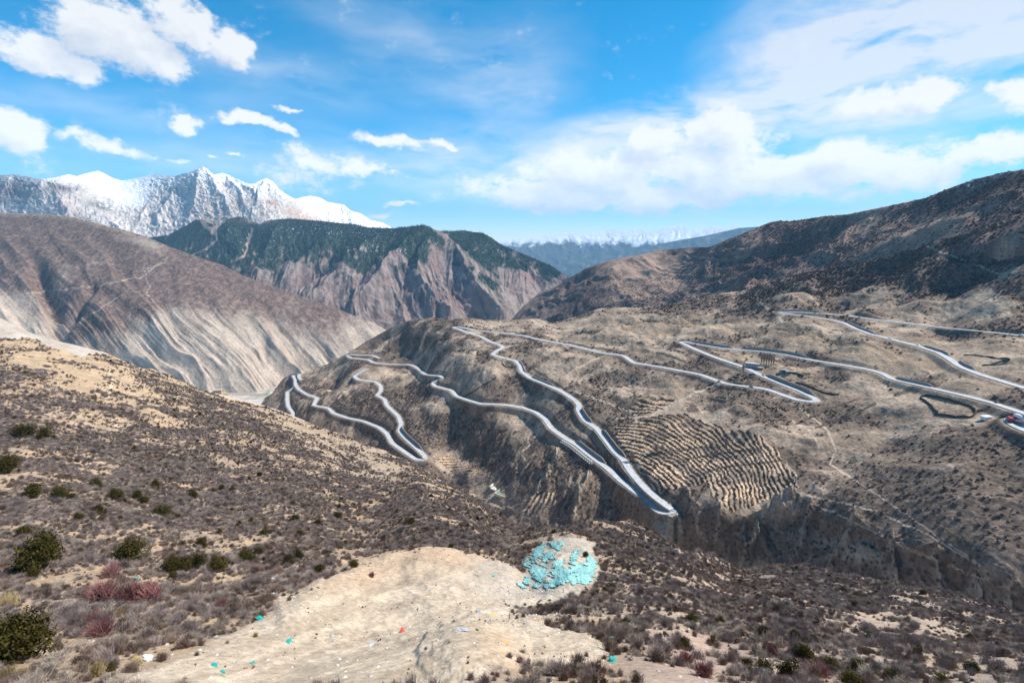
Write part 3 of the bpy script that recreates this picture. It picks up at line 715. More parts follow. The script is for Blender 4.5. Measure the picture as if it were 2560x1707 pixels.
def M_col(s):
    px, py = s.QX, s.QY
    d = M_dark(s); g3 = fbm(s.X/25, s.Y/25, 4, 615); st = fbm(u/9, py/120, 3, 617)
    pale = lerp3((0.39, 0.315, 0.255), (0.50, 0.415, 0.34), sstep(-0.5, 0.5, 0.4*st+0.5*g3+0.5*fbm(px/50, py/40, 3, 619)))
    br = lerp3((0.225, 0.158, 0.130), (0.145, 0.103, 0.092), sstep(-0.3, 0.3, g3))
    out = lerp3(pale, br, sstep(0.0, 0.95, d+0.25*g3))
    # darker along the bottoms of the gullies
    out = lerp3(out, (0.17, 0.135, 0.12), sstep(0.12, -0.1, fl-0.1)*0.55*foot)
    top = sstep(0.965, 1.0, s.V)*(px < 330)
    out = lerp3(out, (0.37, 0.28, 0.20), top*0.8)
    for p in [[(420,640),(360,690),(240,715),(100,730),(0,745)],[(360,665),(372,720),(368,735),(400,770),(430,800)],[(300,740),(220,790),(160,840)],[(330,770),(326,800),(340,840)],[(410,660),(370,672)]]:
        dd = polydist(px+fbm(px/20, py/20, 2, 3)*6, py+fbm(px/24, py/24, 2, 9)*5, p); out = lerp3(out, (0.42, 0.345, 0.28), (1-sstep(0.8, 2.6, dd))*0.6)
    return out
mM = terrain_mat('mountain_brown', 0.12, 0.012, speck=[(0.075, 0.10, 0.40)], speck_col=(0.085, 0.068, 0.062), bump=0.5, bump_dist=5, contrast=0.4)
M.build(mM, M_col, lambda s: np.clip(M_dark(s)*0.8+0.22, 0, 1), skirt=120)

# pale spur between the near hillside and the mountain
P_top = curve([(-500,700),(-100,765),(0,794),(38,813),(77,832),(145,853),(191,863),(237,875),(260,880),(344,917),(430,946),(497,977),(545,984),(600,997),(650,1010),(700,1026),(760,1050),(820,1078),(900,1110)])
P_depth = Depth([(-400,720,820),(0,794,760),(145,853,760),(260,880,780),(344,917,820),(497,977,920),(600,997,1000),(700,1026,1000),(800,1070,960),(900,1110,900),(-400,900,600),(0,930,600),(300,1000,640),(600,1090,760),(900,1200,760)], 1e-4)
P = Sheet('pale_spur', -480, 890, 420, 90, P_top, lambda x: P_top(x)+110, P_depth, back=16, backlen=0.4, backdrop=0.6)
P.Z += fbm(P.X/40, P.Y/40, 4, 701)*5*(1-sstep(0.9, 1, P.V)); P.fix_ridge(5)
def P_col(s):
    g = fbm(s.X/30, s.Y/30, 4, 711)
    c = lerp3((0.40, 0.33, 0.27), (0.50, 0.43, 0.36), sstep(-0.3, 0.3, g))
    c = lerp3(c, (0.52, 0.39, 0.28), sstep(420, 560, s.PX)*0.8)
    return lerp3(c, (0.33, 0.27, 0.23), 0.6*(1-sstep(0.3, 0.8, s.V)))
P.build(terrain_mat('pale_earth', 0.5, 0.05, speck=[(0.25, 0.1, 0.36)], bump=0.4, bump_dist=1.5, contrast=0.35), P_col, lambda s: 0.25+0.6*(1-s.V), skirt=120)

# =================================================================== 5. forested mountain in the middle
F_top = curve([(180,640),(300,612),(383,593),(420,588),(459,568),(490,549),(509,552),(532,562),(551,563),(574,547),(597,541),(620,547),(650,561),(670,551),(689,549),(727,547),(784,551),(860,559),(888,561),(919,569),(984,571),(1022,567),(1060,562.5),(1080,571),(1095,577),(1125,579),(1156,576),(1179,580),(1206,582),(1225,592),(1252,611),(1282,624),(1328,643),(1378,664),(1424,695),(1480,730),(1560,790)])
F_bot = curve([(180,700),(420,680),(612,750),(857,835),(965,870),(1200,850),(1340,830),(1560,850)])
F_depth = Depth([(200,640,5600),(383,593,5500),(490,549,5450),(600,541,5350),(689,549,5200),(800,551,5100),(900,565,4900),(1000,570,4750),(1062,563,4600),(1085,573,4650),(1125,579,5000),(1206,582,4950),(1282,624,4700),(1378,664,4450),(1424,695,4350),(1540,780,4200),
    (1095,582,4520),(1180,650,4050),(1250,710,3760),(1300,755,3600),(1330,810,3500),(1170,610,4800),(1220,640,4600),(1270,680,4350),(1320,730,4050),(1350,760,3950),
    (420,680,4700),(612,750,3900),(700,640,4600),(800,800,3450),(950,830,3250),(1100,790,3350),(1200,790,3400),(900,700,3850),(1000,650,4100),(1100,680,3850),(600,640,4750),(480,620,5050),(800,640,4500)], 1e-4)
F = Sheet('forested_mountain', 190, 1540, 950, 430, F_top, F_bot, F_depth, back=30, backlen=0.3, backdrop=0.4)
s = F
wv = fbm(s.PX/150, s.PY/150, 3, 801)
uf = s.PX-np.interp(s.PY, [540, 650, 800], [0, 30, 110])*np.interp(s.PX, [400, 900, 1060, 1400], [-1.2, -0.3, 0.6, 1.0])
sp = ridged(uf/150+wv*0.35, s.PY/900, 2, 803); sp2 = ridged(uf/52+wv*1.1, s.PY/130+uf/400, 4, 805, 0.55); sp3 = ridged(uf/20+wv*1.6, s.PY/60+uf/160, 3, 807)
down = sstep(1.0, 0.6, s.V)
SPURS = [([(1080,600),(1060,645),(1041,699),(1064,740),(1125,805)],38,75),([(1110,600),(1148,645),(1164,684),(1194,737),(1252,800)],34,70),([(1040,590),(1022,626),(976,672),(926,737),(888,790)],40,85),
    ([(960,575),(920,620),(873,660),(820,720),(770,780)],40,70),([(840,570),(800,620),(760,660),(720,700)],40,60),([(700,560),(680,600),(660,650),(640,690)],36,60),([(560,560),(570,600),(600,650)],36,50),
    ([(1180,590),(1250,640),(1300,690),(1340,750)],30,55),([(1290,640),(1340,690),(1390,740)],26,40),([(1080,720),(1100,760),(1090,820)],22,35),([(980,720),(1000,760),(1010,810)],22,35)]
jx, jy = s.PX+fbm(s.PX/40, s.PY/40, 3, 831)*14, s.PY+fbm(s.PX/40, s.PY/40, 3, 837)*10
sprel = np.zeros(s.X.shape)
for pl, wd, am in SPURS:
    sprel = np.maximum(sprel, am*np.exp(-polydist(jx, jy, pl)/wd))
s.Z += ((sprel-28)*1.9*sstep(1.0, 0.8, s.V)+(sp2-0.4)*40*down+(sp3-0.4)*11*sstep(1.0, 0.85, s.V)+fbm(s.X/160, s.Y/160, 4, 809)*22*sstep(1.0, 0.9, s.V))
s.fix_ridge(7)
def F_forest(s):
    px, py = s.QX, s.QY
    g = fbm(px/60, py/40, 5, 811); g2 = fbm(px/14, py/14, 3, 813)
    lim = np.interp(px, [200,400,470,560,640,720,800,860,930,1000,1060,1100,1115,1140,1180,1225,1260,1290,1340,1400,1500], [640,640,655,660,655,650,640,655,640,645,650,600,585,625,655,672,640,630,650,670,700])
    f = sstep(16, -16, py-lim-34+80*g+18*g2+0.85*(sprel-26)+28*(sp2-0.4))
    # bare rib down from the summit, scree tongues, ridge meadows
    f *= sstep(3, 9, polydist(px+10*g, py, [(1085,572),(1120,600),(1180,652),(1260,718)]))
    for p, w in [([(500,545),(530,580),(545,560)],9),([(535,575),(540,600),(520,620),(480,640)],4),([(630,570),(622,600),(610,640),(590,650)],5),([(590,640),(580,660)],5),([(425,575),(418,600)],3)]:
        f *= sstep(w*0.4, w, polydist(px+8*g2, py, p))
    f *= 1-sstep(0.15, 0.5, fbm(px/24, py/30, 3, 817))*sstep(600, 640, py)
    f *= 1-0.9*np.clip(blob(px, py, 640, 551, 40, 9)+blob(px, py, 720, 700, 60, 40)*0.5, 0, 1)
    return np.clip(f, 0, 1)
F_for = F_forest(F)
def F_col(s):
    px, py = s.QX, s.QY
    g3 = fbm(s.X/60, s.Y/60, 4, 821); st = fbm(uf/8, py/70, 3, 823)
    rock = lerp3((0.125, 0.097, 0.092), (0.28, 0.222, 0.197), sstep(-0.35, 0.4, st*0.8+0.5*g3+0.5*(sp2-0.4)+0.15*sstep(680, 800, py)))
    rock = lerp3(rock, (0.22, 0.14, 0.125), sstep(0.0, 0.35, fbm(px/70, py/60, 3, 825))*0.5)
    scree = np.clip(blob(px, py, 530, 570, 40, 30)+blob(px, py, 615, 630, 30, 30)+blob(px, py, 640, 552, 50, 10), 0, 1)
    rock = lerp3(rock, (0.46, 0.33, 0.25), scree*0.8)
    tree = lerp3((0.035, 0.060, 0.052), (0.060, 0.085, 0.070), sstep(-0.3, 0.3, g3))
    out = lerp3(rock, tree, F_for)
    snow = np.clip(blob(px, py, 920, 615, 60, 22, 20)+blob(px, py, 1005, 628, 14, 26, 20)+blob(px, py, 850, 575, 160, 14)+0.5*blob(px, py, 640, 590, 150, 30), 0, 1)
    sn = 0.7*snow*sstep(0.22, 0.36, fbm(px/5, py/5, 3, 827))
    return lerp3(out, (0.72, 0.76, 0.82), sn)
mF = terrain_mat('forested_rock', 0.06, 0.006, speck=[(0.045, 0.10, 0.36)], speck_col=(0.06, 0.055, 0.05), bump=0.55, bump_dist=12, contrast=0.45)
F.build(mF, F_col, lambda s: np.clip(0.35+0.6*F_for, 0, 1), skirt=200)

# =================================================================== 6. snowy limestone massif
S_top = curve([(-500,470),(-200,450),(0,438),(38,436),(57,440),(69,442),(92,447),(111,447),(134,444),(153,440),(172,436),(191,441),(207,436),(226,431),(245,427),(264,435),(279,444),(306,452),(329,448),(367,440),(387,435),(406,438),(440,440),(455,434),(475,430),(486,425),(493,420),(498,417),(503,418),(507,415),(512,419),(517,421),(528,432),(536,437),(555,432),(574,438),(597,450),(620,459),(635,459),(643,455),(655,449),(666,445),(681,453),(697,473),(716,486),(739,498),(760,492),(777,490),(800,494),(819,505),(860,512),(877,527),(900,533),(926,550),(957,557),(980,569),(1060,590)])
S_bot = lambda x: np.interp(x, [-500,0,300,383,490,600,860,1060], [600,600,640,650,620,610,620,640])
S_depth = Depth([(-400,470,7200),(0,438,7000),(245,427,7600),(120,450,6300),(180,500,6000),(300,452,7400),(420,440,7000),(507,415,6500),(555,432,6550),(666,445,6450),(739,500,6500),(780,490,7600),(900,533,7600),(1000,580,7600),
    (0,600,5700),(100,560,5750),(300,600,5650),(490,600,5600),(507,520,5950),(600,600,5550),(700,600,5650),(860,620,6200),(1000,640,6600),(330,520,6500),(-400,600,6000)], 1e-4)
SN = Sheet('snowy_mountain', -480, 1040, 1000, 300, S_top, S_bot, S_depth, back=24, backlen=0.3, backdrop=0.6)
s = SN
wv = fbm(s.PX/70, s.PY/70, 3, 901)
jx, jy = s.PX+fbm(s.PX/24, s.PY/24, 4, 921)*12, s.PY+fbm(s.PX/24, s.PY/24, 4, 923)*10
CRAGS = [([(507,420),(470,455),(430,500),(395,560)],15,95),([(507,420),(495,470),(488,520),(470,580)],13,80),([(510,425),(540,470),(560,510),(575,545)],14,85),([(475,430),(450,470),(425,500)],10,50),([(555,435),(600,480),(620,530)],12,60),
    ([(666,448),(650,490),(630,545)],13,75),([(670,450),(700,500),(730,545)],13,70),([(597,452),(640,490),(660,540)],10,50),([(120,450),(95,490),(60,545)],16,85),([(130,452),(150,495),(175,550)],14,75),([(145,460),(200,510),(260,550),(310,590)],14,70),([(440,440),(400,480),(370,520),(350,560)],13,55),([(245,430),(230,460),(200,480)],12,60),([(245,430),(280,455),(320,470)],12,55),([(780,492),(800,520),(830,550)],10,60),([(860,512),(880,540)],9,50),([(30,440),(10,480),(-20,520)],14,60)]
crag = np.zeros(s.X.shape)
for pl, wd, am in CRAGS: crag = np.maximum(crag, am*np.exp(-polydist(jx, jy, pl)/wd))
cr = ridged(jx/26, jy/24, 4, 903, 0.6); cr2 = ridged(jx/9, jy/9, 3, 905, 0.6)
calm = np.clip(blob(s.PX, s.PY, 310, 480, 75, 34, 25)+blob(s.PX, s.PY, 245, 445, 40, 14), 0, 1)
k = sstep(1.02, 0.85, s.V)
s.Z += (crag*0.9+(cr-0.45)*34+(cr2-0.45)*13)*(1-0.85*calm)*(0.2+0.8*k)
s.fix_ridge(13)
def S_col(s):
    px, py = s.QX, s.QY
    g = fbm(px/9, py/7, 4, 911); g2 = fbm(px/34, py/26, 4, 913); st = ridged((px-py*0.4)/7, py/22, 3, 915)
    rock = lerp3((0.42, 0.39, 0.38), (0.68, 0.62, 0.58), sstep(-0.3, 0.35, g))
    red = np.clip(sstep(0.1, 0.4, g2)*blob(px, py, 660, 500, 140, 50, 25)+blob(px, py, 545, 555, 50, 40, 30)*0.7+blob(px, py, 150, 520, 40, 30)*0.5+blob(px, py, 760, 540, 60, 18, 20), 0, 1)
    rock = lerp3(rock, (0.50, 0.33, 0.26), red*0.75)
    dk = np.clip(blob(px, py, 30, 475, 70, 40)+blob(px, py, 160, 470, 40, 12, 0), 0, 1)
    rock = lerp3(rock, (0.15, 0.12, 0.125), dk*0.85)
    n = s.slope()
    line = np.interp(px, [-400,0,100,250,330,420,500,600,680,760,860,1000], [470,450,440,500,520,470,470,490,500,530,550,575])
    sn = sstep(0.10, -0.30, (py-line)/60+0.28+1.0*g+0.6*g2-1.2*(n[..., 2]-0.62))
    sn = np.clip(sn*0.85, 0, 1)*(1-0.7*dk)
    sn = np.maximum(sn, sstep(0.35, 0.65, calm+0.25*g))
    sn = np.maximum(sn, sstep(730, 780, px)*sstep(0.15, -0.15, (py-np.interp(px, [740,1000], [540,585]))/30+0.30+1.6*g-0.7*(n[..., 2]-0.62)))
    out = lerp3(rock, (0.86, 0.88, 0.92), sn)
    tan = np.clip(blob(px, py, 235, 490, 60, 22, 20)-calm, 0, 1)*sstep(-0.1, 0.2, g)
    out = lerp3(out, (0.40, 0.34, 0.28), tan*0.6)
    trees = np.clip(blob(px, py, 215, 550, 50, 10, 25)+blob(px, py, 250, 515, 40, 10, 15)+sstep(560, 600, py+30*g2)*sstep(380, 430, px), 0, 1)*sstep(-0.15, 0.1, g+0.1)
    return lerp3(out, (0.06, 0.075, 0.07), trees*0.85)
mS = terrain_mat('limestone_snow', 0.05, 0.006, bump=0.8, bump_dist=18, contrast=0.32)
SN.build(mS, S_col, skirt=200)

# =================================================================== 7. far blue ranges and the snow chain behind them
def far_sheet(name, top, depth_pts, x0, x1, nc, nr, amp, colfn, drop, seed, matname, win):
    sh = Sheet(name, x0, x1, nc, nr, top, lambda x: top(x)+drop, Depth(depth_pts, 1e-4), back=14, backlen=0.25, backdrop=0.3)
    wv = fbm(sh.PX/60, sh.PY/60, 3, seed)
    r1 = ridged(sh.PX/45+wv*0.6, sh.PY/60, 4, seed+1, 0.55); r2 = ridged(sh.PX/14+wv, sh.PY/22, 4, seed+3, 0.55)
    sh.Z += ((r1-0.45)*amp+(r2-0.45)*amp*0.14)*(0.2+0.8*sstep(1.0, 0.75, sh.V))
    sh.r1, sh.r2 = r1, r2
    sh.fix_ridge(5)
    sh.build(terrain_mat(matname, 0.01, 0.001, bump=0.4, bump_dist=30, contrast=0.2), colfn, skirt=400)
    return sh
def blue_col(s):
    g = fbm(s.PX/20, s.PY/12, 4, 31)
    return lerp3((0.065, 0.09, 0.09), (0.19, 0.18, 0.165), sstep(-0.1, 0.4, g+0.5*(s.r1-0.5)))
def snow_col(s):
    px, py = s.QX, s.QY
    g = fbm(px/8, py/6, 4, 37)
    top = np.interp(px, [1100,1400,1600,1760,1900], [608,605,606,598,590])
    sn = sstep(0.4, -0.4, (py-top-4)/20+0.55*g-0.9*(s.r1-0.5)+0.3*fbm(px/25, py/14, 2, 39))
    return lerp3((0.09, 0.095, 0.10), (0.88, 0.90, 0.94), sn)
far_sheet('distant_snow_range', curve([(1000,600),(1200,602),(1250,600),(1290,594),(1330,590),(1370,585),(1420,582),(1470,584),(1500,577),(1532,570),(1550,577),(1570,580),(1596,568),(1620,579),(1640,577),(1660,569),(1705,563),(1722,574),(1760,571),(1790,564),(1810,571),(1835,565),(1860,569),(1880,570),(2000,575)]),
    [(1000,600,21896),(1300,590,21252),(1600,575,19964),(1900,570,18030),(1000,720,17386),(1300,720,17386),(1600,720,16098),(1900,720,14810)], 1000, 1980, 560, 130, 100, snow_col, 120, 1001, 'far_snow', 9)
far_sheet('distant_blue_ridge', curve([(1100,625),(1200,612),(1250,600),(1300,597),(1400,596),(1480,597),(1540,594),(1600,604),(1700,612),(1850,640),(2000,650)]),
    [(1100,620,22511),(1400,596,22511),(1700,612,20553),(1950,650,19575),(1100,760,17226),(1500,760,17226),(1900,760,16638)], 1100, 1980, 460, 110, 120, blue_col, 150, 1101, 'far_blue_forest', 9)
far_sheet('blue_foothill', curve([(1250,720),(1310,705),(1360,685),(1400,660),(1430,642),(1480,632),(1530,628),(1590,618),(1640,612),(1700,600),(1760,590),(1850,570),(2000,560)]),
    [(1250,720,17760),(1430,642,18240),(1600,618,17520),(1760,590,16560),(2000,560,15600),(1300,800,14400),(1600,780,14160),(1950,720,13440)], 1250, 1980, 420, 100, 110, blue_col, 150, 1201, 'foothill_forest', 9)

# =================================================================== valley floor: one sheet to the horizon
def ground_sheet():
    xs = np.concatenate([-np.geomspace(18000, 300, 60), np.linspace(-280, 280, 20), np.geomspace(300, 18000, 60)])
    xs = np.sort(np.concatenate([xs, np.linspace(-1400, -500, 120)]))
    ys = np.sort(np.concatenate([np.linspace(-3000, 1000, 20), np.linspace(1200, 2400, 140), np.geomspace(2450, 29800, 60)]))
    X, Y = np.meshgrid(xs, ys)
    Z = -560+fbm(X/90, Y/60, 3, 77)*3.0-0.13*np.maximum(Y-2600, 0)
    nr, nc = X.shape; idx = np.arange(nr*nc).reshape(nr, nc)
    q = np.stack([idx[:-1, :-1], idx[:-1, 1:], idx[1:, 1:], idx[1:, :-1]], -1).reshape(-1, 4)
    me = set_mesh('ground', np.stack([X, Y, Z], -1).reshape(-1, 3), quads=q)
    g = fbm(X/120, Y/45, 4, 79); g2 = fbm((X+Y*0.4)/22, Y/18, 3, 81)
    c = lerp3((0.34, 0.28, 0.23), (0.55, 0.52, 0.49), sstep(-0.2, 0.3, g+0.6*g2))
    c = lerp3(c, (0.24, 0.24, 0.12), sstep(0.25, 0.35, fbm(X/60, Y/60, 2, 83)))
    add_color(me, 'Col', c.reshape(-1, 3))
    o = link('ground', me, terrain_mat('river_gravel', 0.2, 0.02, bump=0.3, bump_dist=1.0, contrast=0.5)); o['kind'] = 'structure'
ground_sheet()

exec_later = []
# =================================================================== plants: small meshes that are copied
def tubes(bases, mids, tips, r0, r1, r2, sides=3):
    """thin tapering twigs, each of two segments"""
    n = len(bases); V_, F_ = [], []
    ang = np.arange(sides)*2*math.pi/sides
    def ring(c, d, r):
        d = d/(np.linalg.norm(d, axis=1, keepdims=True)+1e-9)
        a = np.cross(d, np.array([0.31, 0.9, 0.29])); a /= np.linalg.norm(a, axis=1, keepdims=True)+1e-9
        b = np.cross(d, a)
        return c[:, None, :]+r[:, None, None]*(np.cos(ang)[None, :, None]*a[:, None, :]+np.sin(ang)[None, :, None]*b[:, None, :])
    R = np.stack([ring(bases, mids-bases, r0), ring(mids, tips-bases, r1), ring(tips, tips-mids, r2)], 1)   # n,3,sides,3
    vs = R.reshape(-1, 3)
    base = np.arange(n)[:, None, None]*3*sides
    q = []
    for lv in (0, 1):
        for k in range(sides):
            a = lv*sides+k; b = lv*sides+(k+1) % sides
            q.append(np.stack([np.full(n, a), np.full(n, b), np.full(n, b+sides), np.full(n, a+sides)], 1)+np.arange(n)[:, None]*3*sides)
    return vs, np.concatenate(q)

def twig_bush(name, n, h, w, r, seed, up=0.5, droop=0.0):
    g = np.random.default_rng(seed)
    az = g.random(n)*2*math.pi; tilt = np.clip(np.abs(g.normal(0, 0.62, n)), 0, 1.35)
    L = (0.55+0.5*g.random(n))
    core = g.normal(0, 0.16, (n, 3))*np.array([w, w, 0]); core[:, 2] = -0.04
    d = np.stack([np.sin(tilt)*np.cos(az)*w*0.75, np.sin(tilt)*np.sin(az)*w*0.75, np.cos(tilt)**up*h], 1)
    tips = core+d*L[:, None]+g.normal(0, 0.05, (n, 3)); tips[:, 2] -= droop*tilt
    mids = core+d*L[:, None]*0.5+g.normal(0, 0.04, (n, 3))
    m2 = n                                            # side twigs from the middle of each stem
    t2 = mids+(d*L[:, None]*0.45)+g.normal(0, 0.13, (n, 3))*np.array([w, w, h])
    a1, q1 = tubes(core, mids, tips, np.full(n, r), np.full(n, r*0.7), np.full(n, r*0.25))
    a2, q2 = tubes(mids, (mids+t2)/2+g.normal(0, 0.02, (n, 3)), t2, np.full(n, r*0.6), np.full(n, r*0.5), np.full(n, r*0.2))
    return set_mesh(name, np.concatenate([a1, a2]), quads=np.concatenate([q1, q2+len(a1)]), smooth=False)

def leaf_clump(name, lobes, n, size, seed, flat=1.0, inner=0.55):
    """small three-cornered sprays spread through several uneven lobes"""
    g = np.random.default_rng(seed)
    lob = np.array(lobes, float); wgt = (lob[:, 3:6].prod(1))**0.67; wgt /= wgt.sum()
    k = g.choice(len(lob), n, p=wgt)
    d = g.normal(0, 1, (n, 3)); d /= np.linalg.norm(d, axis=1, keepdims=True)
    rr = (inner+(1-inner)*g.random(n)**0.7)*(1+0.18*g.normal(0, 1, n))
    c = lob[k, :3]+d*lob[k, 3:6]*rr[:, None]
    c = c[c[:, 2] > -0.05]; n = len(c)
    a = g.normal(0, 1, (n, 3, 3)); a /= np.linalg.norm(a, axis=2, keepdims=True)
    s_ = size*(0.6+0.8*g.random(n))
    tri = c[:, None, :]+a*s_[:, None, None]*np.array([1, 1, flat])
    return set_mesh(name, tri.reshape(-1, 3), tris=np.arange(n*3).reshape(-1, 3), smooth=False)

def lumpy(name, seed, sub=2, sq=(1, 1, 0.6), amp=0.25, freq=1.6, lift=0.0):
    """stone or bag: a ball pushed in and out"""
    import bmesh
    bm = bmesh.new(); bmesh.ops.create_icosphere(bm, subdivisions=sub, radius=1.0)
    g = np.array([v.co[:] for v in bm.verts]); f = [[v.index for v in fc.verts] for fc in bm.faces]; bm.free()
    k = 1+amp*(fbm(g[:, 0]*freq+seed*3.3+g[:, 2]*1.9, g[:, 1]*freq-seed+g[:, 2]*1.3, 3, seed)*2.2)
    g = g*k[:, None]*np.array(sq); g[:, 2] += lift
    return set_mesh(name, g, faces=f, smooth=False)

def ztrim(me):
    return me

BARK = plain_mat('twig_purple_grey', (0.28, 0.222, 0.203), 0.95, 0.3, 6.0, 0.02, 0.35)
BARK2 = plain_mat('twig_grey_tan', (0.36, 0.30, 0.25), 0.95, 0.35, 7.0, 0.02, 0.35)
BARK3 = plain_mat('twig_brown', (0.22, 0.16, 0.13), 0.95, 0.3, 6.0, 0.02, 0.3)
REDM = plain_mat('twig_red', (0.25, 0.115, 0.11), 0.9, 0.35, 5.0, 0.05, 0.3)
GREEN = plain_mat('juniper_leaf', (0.058, 0.048, 0.013), 0.95, 0.45, 3.0, 0.03, 0.3)
GRASS = plain_mat('dry_grass', (0.46, 0.35, 0.18), 0.95, 0.25, 5.0, 0.03, 0.25)
TRUNKM = plain_mat('bare_wood', (0.27, 0.22, 0.18), 0.95, 0.25, 3.0, 0.03)
PALEW = plain_mat('poplar_twig', (0.38, 0.31, 0.26), 0.95, 0.25, 3.0, 0.03)

purple = [twig_bush('bare_shrub_mesh', 150, 0.95, 0.95, 0.016, 11+i, 0.6) for i in range(5)]
tan_ = [twig_bush('cushion_shrub_mesh', 260, 0.55, 1.0, 0.013, 31+i, 0.45, 0.06) for i in range(4)]
brown = [twig_bush('brown_shrub_mesh', 170, 0.8, 0.85, 0.015, 51+i, 0.5) for i in range(3)]
redb = [twig_bush('red_shrub_mesh', 190, 0.95, 0.95, 0.016, 71+i, 0.6) for i in range(3)]
tufts = [twig_bush('grass_tuft_mesh', 150, 0.75, 0.7, 0.010, 91+i, 0.6, 0.12) for i in range(3)]
for ms, m in ((purple, BARK), (tan_, BARK2), (brown, BARK3), (redb, REDM), (tufts, GRASS)):
    for me in ms: me.materials.append(m)

def juniper_lobes(seed):
    g = np.random.default_rng(seed); L = []
    k = g.integers(4, 7)
    for i in range(k):
        a = i*2.4+g.random(); r = 0.30*g.random()+0.10
        L.append((math.cos(a)*r, math.sin(a)*r, 0.25+0.35*g.random(), 0.24+0.10*g.random(), 0.24+0.1*g.random(), 0.30+0.22*g.random()))
    L.append((0, 0, 0.35, 0.34, 0.32, 0.36)); L.append((g.normal(0, .06), g.normal(0, .06), 0.72, 0.17, 0.17, 0.30))
    return L
jun = [leaf_clump('juniper_crown_mesh', juniper_lobes(i), 3600, 0.046, 200+i) for i in range(5)]
for me in jun: me.materials.append(GREEN)
def trunk_mesh(h=0.45, r=0.045):
    b = np.zeros((5, 3)); g = np.random.default_rng(4)
    t = g.normal(0, 0.16, (5, 3)); t[:, 2] = h*(0.8+0.3*g.random(5)); t[0] = (0, 0, h*1.3)
    b[:, 2] = -0.25
    v, q = tubes(b, (b+t)/2+g.normal(0, 0.03, (5, 3)), t, np.full(5, r), np.full(5, r*0.7), np.full(5, r*0.35), 5)
    me = set_mesh('trunk_mesh', v, quads=q); me.materials.append(TRUNKM); return me
jtrunk = trunk_mesh()

def gn_scatter(name, label, pts, rot, scl, protos, pick, zs=None):
    """ground cover nobody could count: one object, its plants spread by geometry nodes"""
    me = bpy.data.meshes.new(name); me.vertices.add(len(pts)); me.vertices.foreach_set('co', np.asarray(pts, np.float32).ravel())
    for nm, typ, arr in (('rot', 'FLOAT', rot), ('scl', 'FLOAT', scl), ('pick', 'INT', pick)):
        a = me.attributes.new(nm, typ, 'POINT'); a.data.foreach_set('value', np.asarray(arr, np.int32 if typ == 'INT' else np.float32))
    o = link(name, me)
    coll = bpy.data.collections.new(name+'_kinds')
    for i, (pm, sc) in enumerate(protos):
        po = bpy.data.objects.new('%s_kind_%02d' % (name, i), pm); po.scale = (sc, sc, sc); coll.objects.link(po)
    ng = bpy.data.node_groups.new(name+'_spread', 'GeometryNodeTree')
    ng.interface.new_socket('Geometry', in_out='INPUT', socket_type='NodeSocketGeometry')
    ng.interface.new_socket('Geometry', in_out='OUTPUT', socket_type='NodeSocketGeometry')
    gi = ng.nodes.new('NodeGroupInput'); go = ng.nodes.new('NodeGroupOutput')
    ip = ng.nodes.new('GeometryNodeInstanceOnPoints'); ci = ng.nodes.new('GeometryNodeCollectionInfo')
    ci.inputs['Collection'].default_value = coll; ci.inputs['Separate Children'].default_value = True; ci.inputs['Reset Children'].default_value = True
    ip.inputs['Pick Instance'].default_value = True
    def attr(nm, typ):
        n = ng.nodes.new('GeometryNodeInputNamedAttribute'); n.data_type = typ; n.inputs['Name'].default_value = nm; return n.outputs['Attribute']
    cx = ng.nodes.new('ShaderNodeCombineXYZ'); ng.links.new(attr('rot', 'FLOAT'), cx.inputs[2])
    ng.links.new(gi.outputs[0], ip.inputs['Points']); ng.links.new(ci.outputs[0], ip.inputs['Instance'])
    ng.links.new(attr('pick', 'INT'), ip.inputs['Instance Index']); ng.links.new(cx.outputs[0], ip.inputs['Rotation']); ng.links.new(attr('scl', 'FLOAT'), ip.inputs['Scale'])
    ng.links.new(ip.outputs[0], go.inputs[0])
    md = o.modifiers.new('spread', 'NODES'); md.node_group = ng
    return tag(o, label, None, None, 'stuff')

def inframe(p, m=0):
    x, y = proj(p[:, 0], p[:, 1], p[:, 2]); return (x > -m) & (x < W+m) & (y > -m) & (y < H+m), x, y

# ------------------------------------------------------------------ scrub on the near hillside
Aw = np.where(A_heap, 0, np.where(A_bare, 0.55*np.clip(1-blur(A_bare, 16), 0, 1), np.clip(A.veg, 0, 1.2)*np.clip(1.25-blur(A_bare, 16), 0, 1)))**1.9*sstep(20, 26, A.Y)
lim = np.interp(A.Y, [0, 60, 130, 220, 420], [1.0, 0.85, 0.62, 0.42, 0.26])
inA = (A.QX > -150) & (A.QX < 2720) & (A.QY < 1780)
NS = 120000
pts, ii, jj, _ = A.scatter(NS, Aw*lim*inA)
big = np.clip(0.30+0.40*rng.gamma(1.3, 0.75, NS), 0.25, 1.7)*np.interp(pts[:, 1], [0, 60, 200, 400], [0.8, 0.85, 1.1, 1.3])
patch = fbm(pts[:, 0]/16, pts[:, 1]/16, 3, 921)+0.35*rng.normal(0, 1, NS)
kind = np.where(patch > 0.18, 0, np.where(patch > -0.22, 1, 2))          # purple, grey cushion, brown
pxr, pyr = proj(pts[:, 0], pts[:, 1], pts[:, 2])
greenish = (rng.random(NS) < 0.012)
pts[:, 2] -= 0.05*big
dist = np.linalg.norm(pts, axis=1); app = big/dist
vis = (pxr > 12) & (pxr < W-12) & (pyr < H-10)
order = np.argsort(-np.where(vis & (kind != 1), app, 0))
single = order[:250]
order2 = np.argsort(-np.where(vis & (kind == 1), app, 0)); single2 = order2[:120]
isS = np.zeros(NS, bool); isS[single] = True; isS[single2] = True
KINDS = [(m, 1.0) for m in purple]+[(m, 1.0) for m in tan_]+[(m, 1.0) for m in brown]+[(m, 1.0) for m in jun]
off_ = {0: (0, 5), 1: (5, 4), 2: (9, 3)}
pick = np.array([off_[k][0]+rng.integers(off_[k][1]) for k in kind])
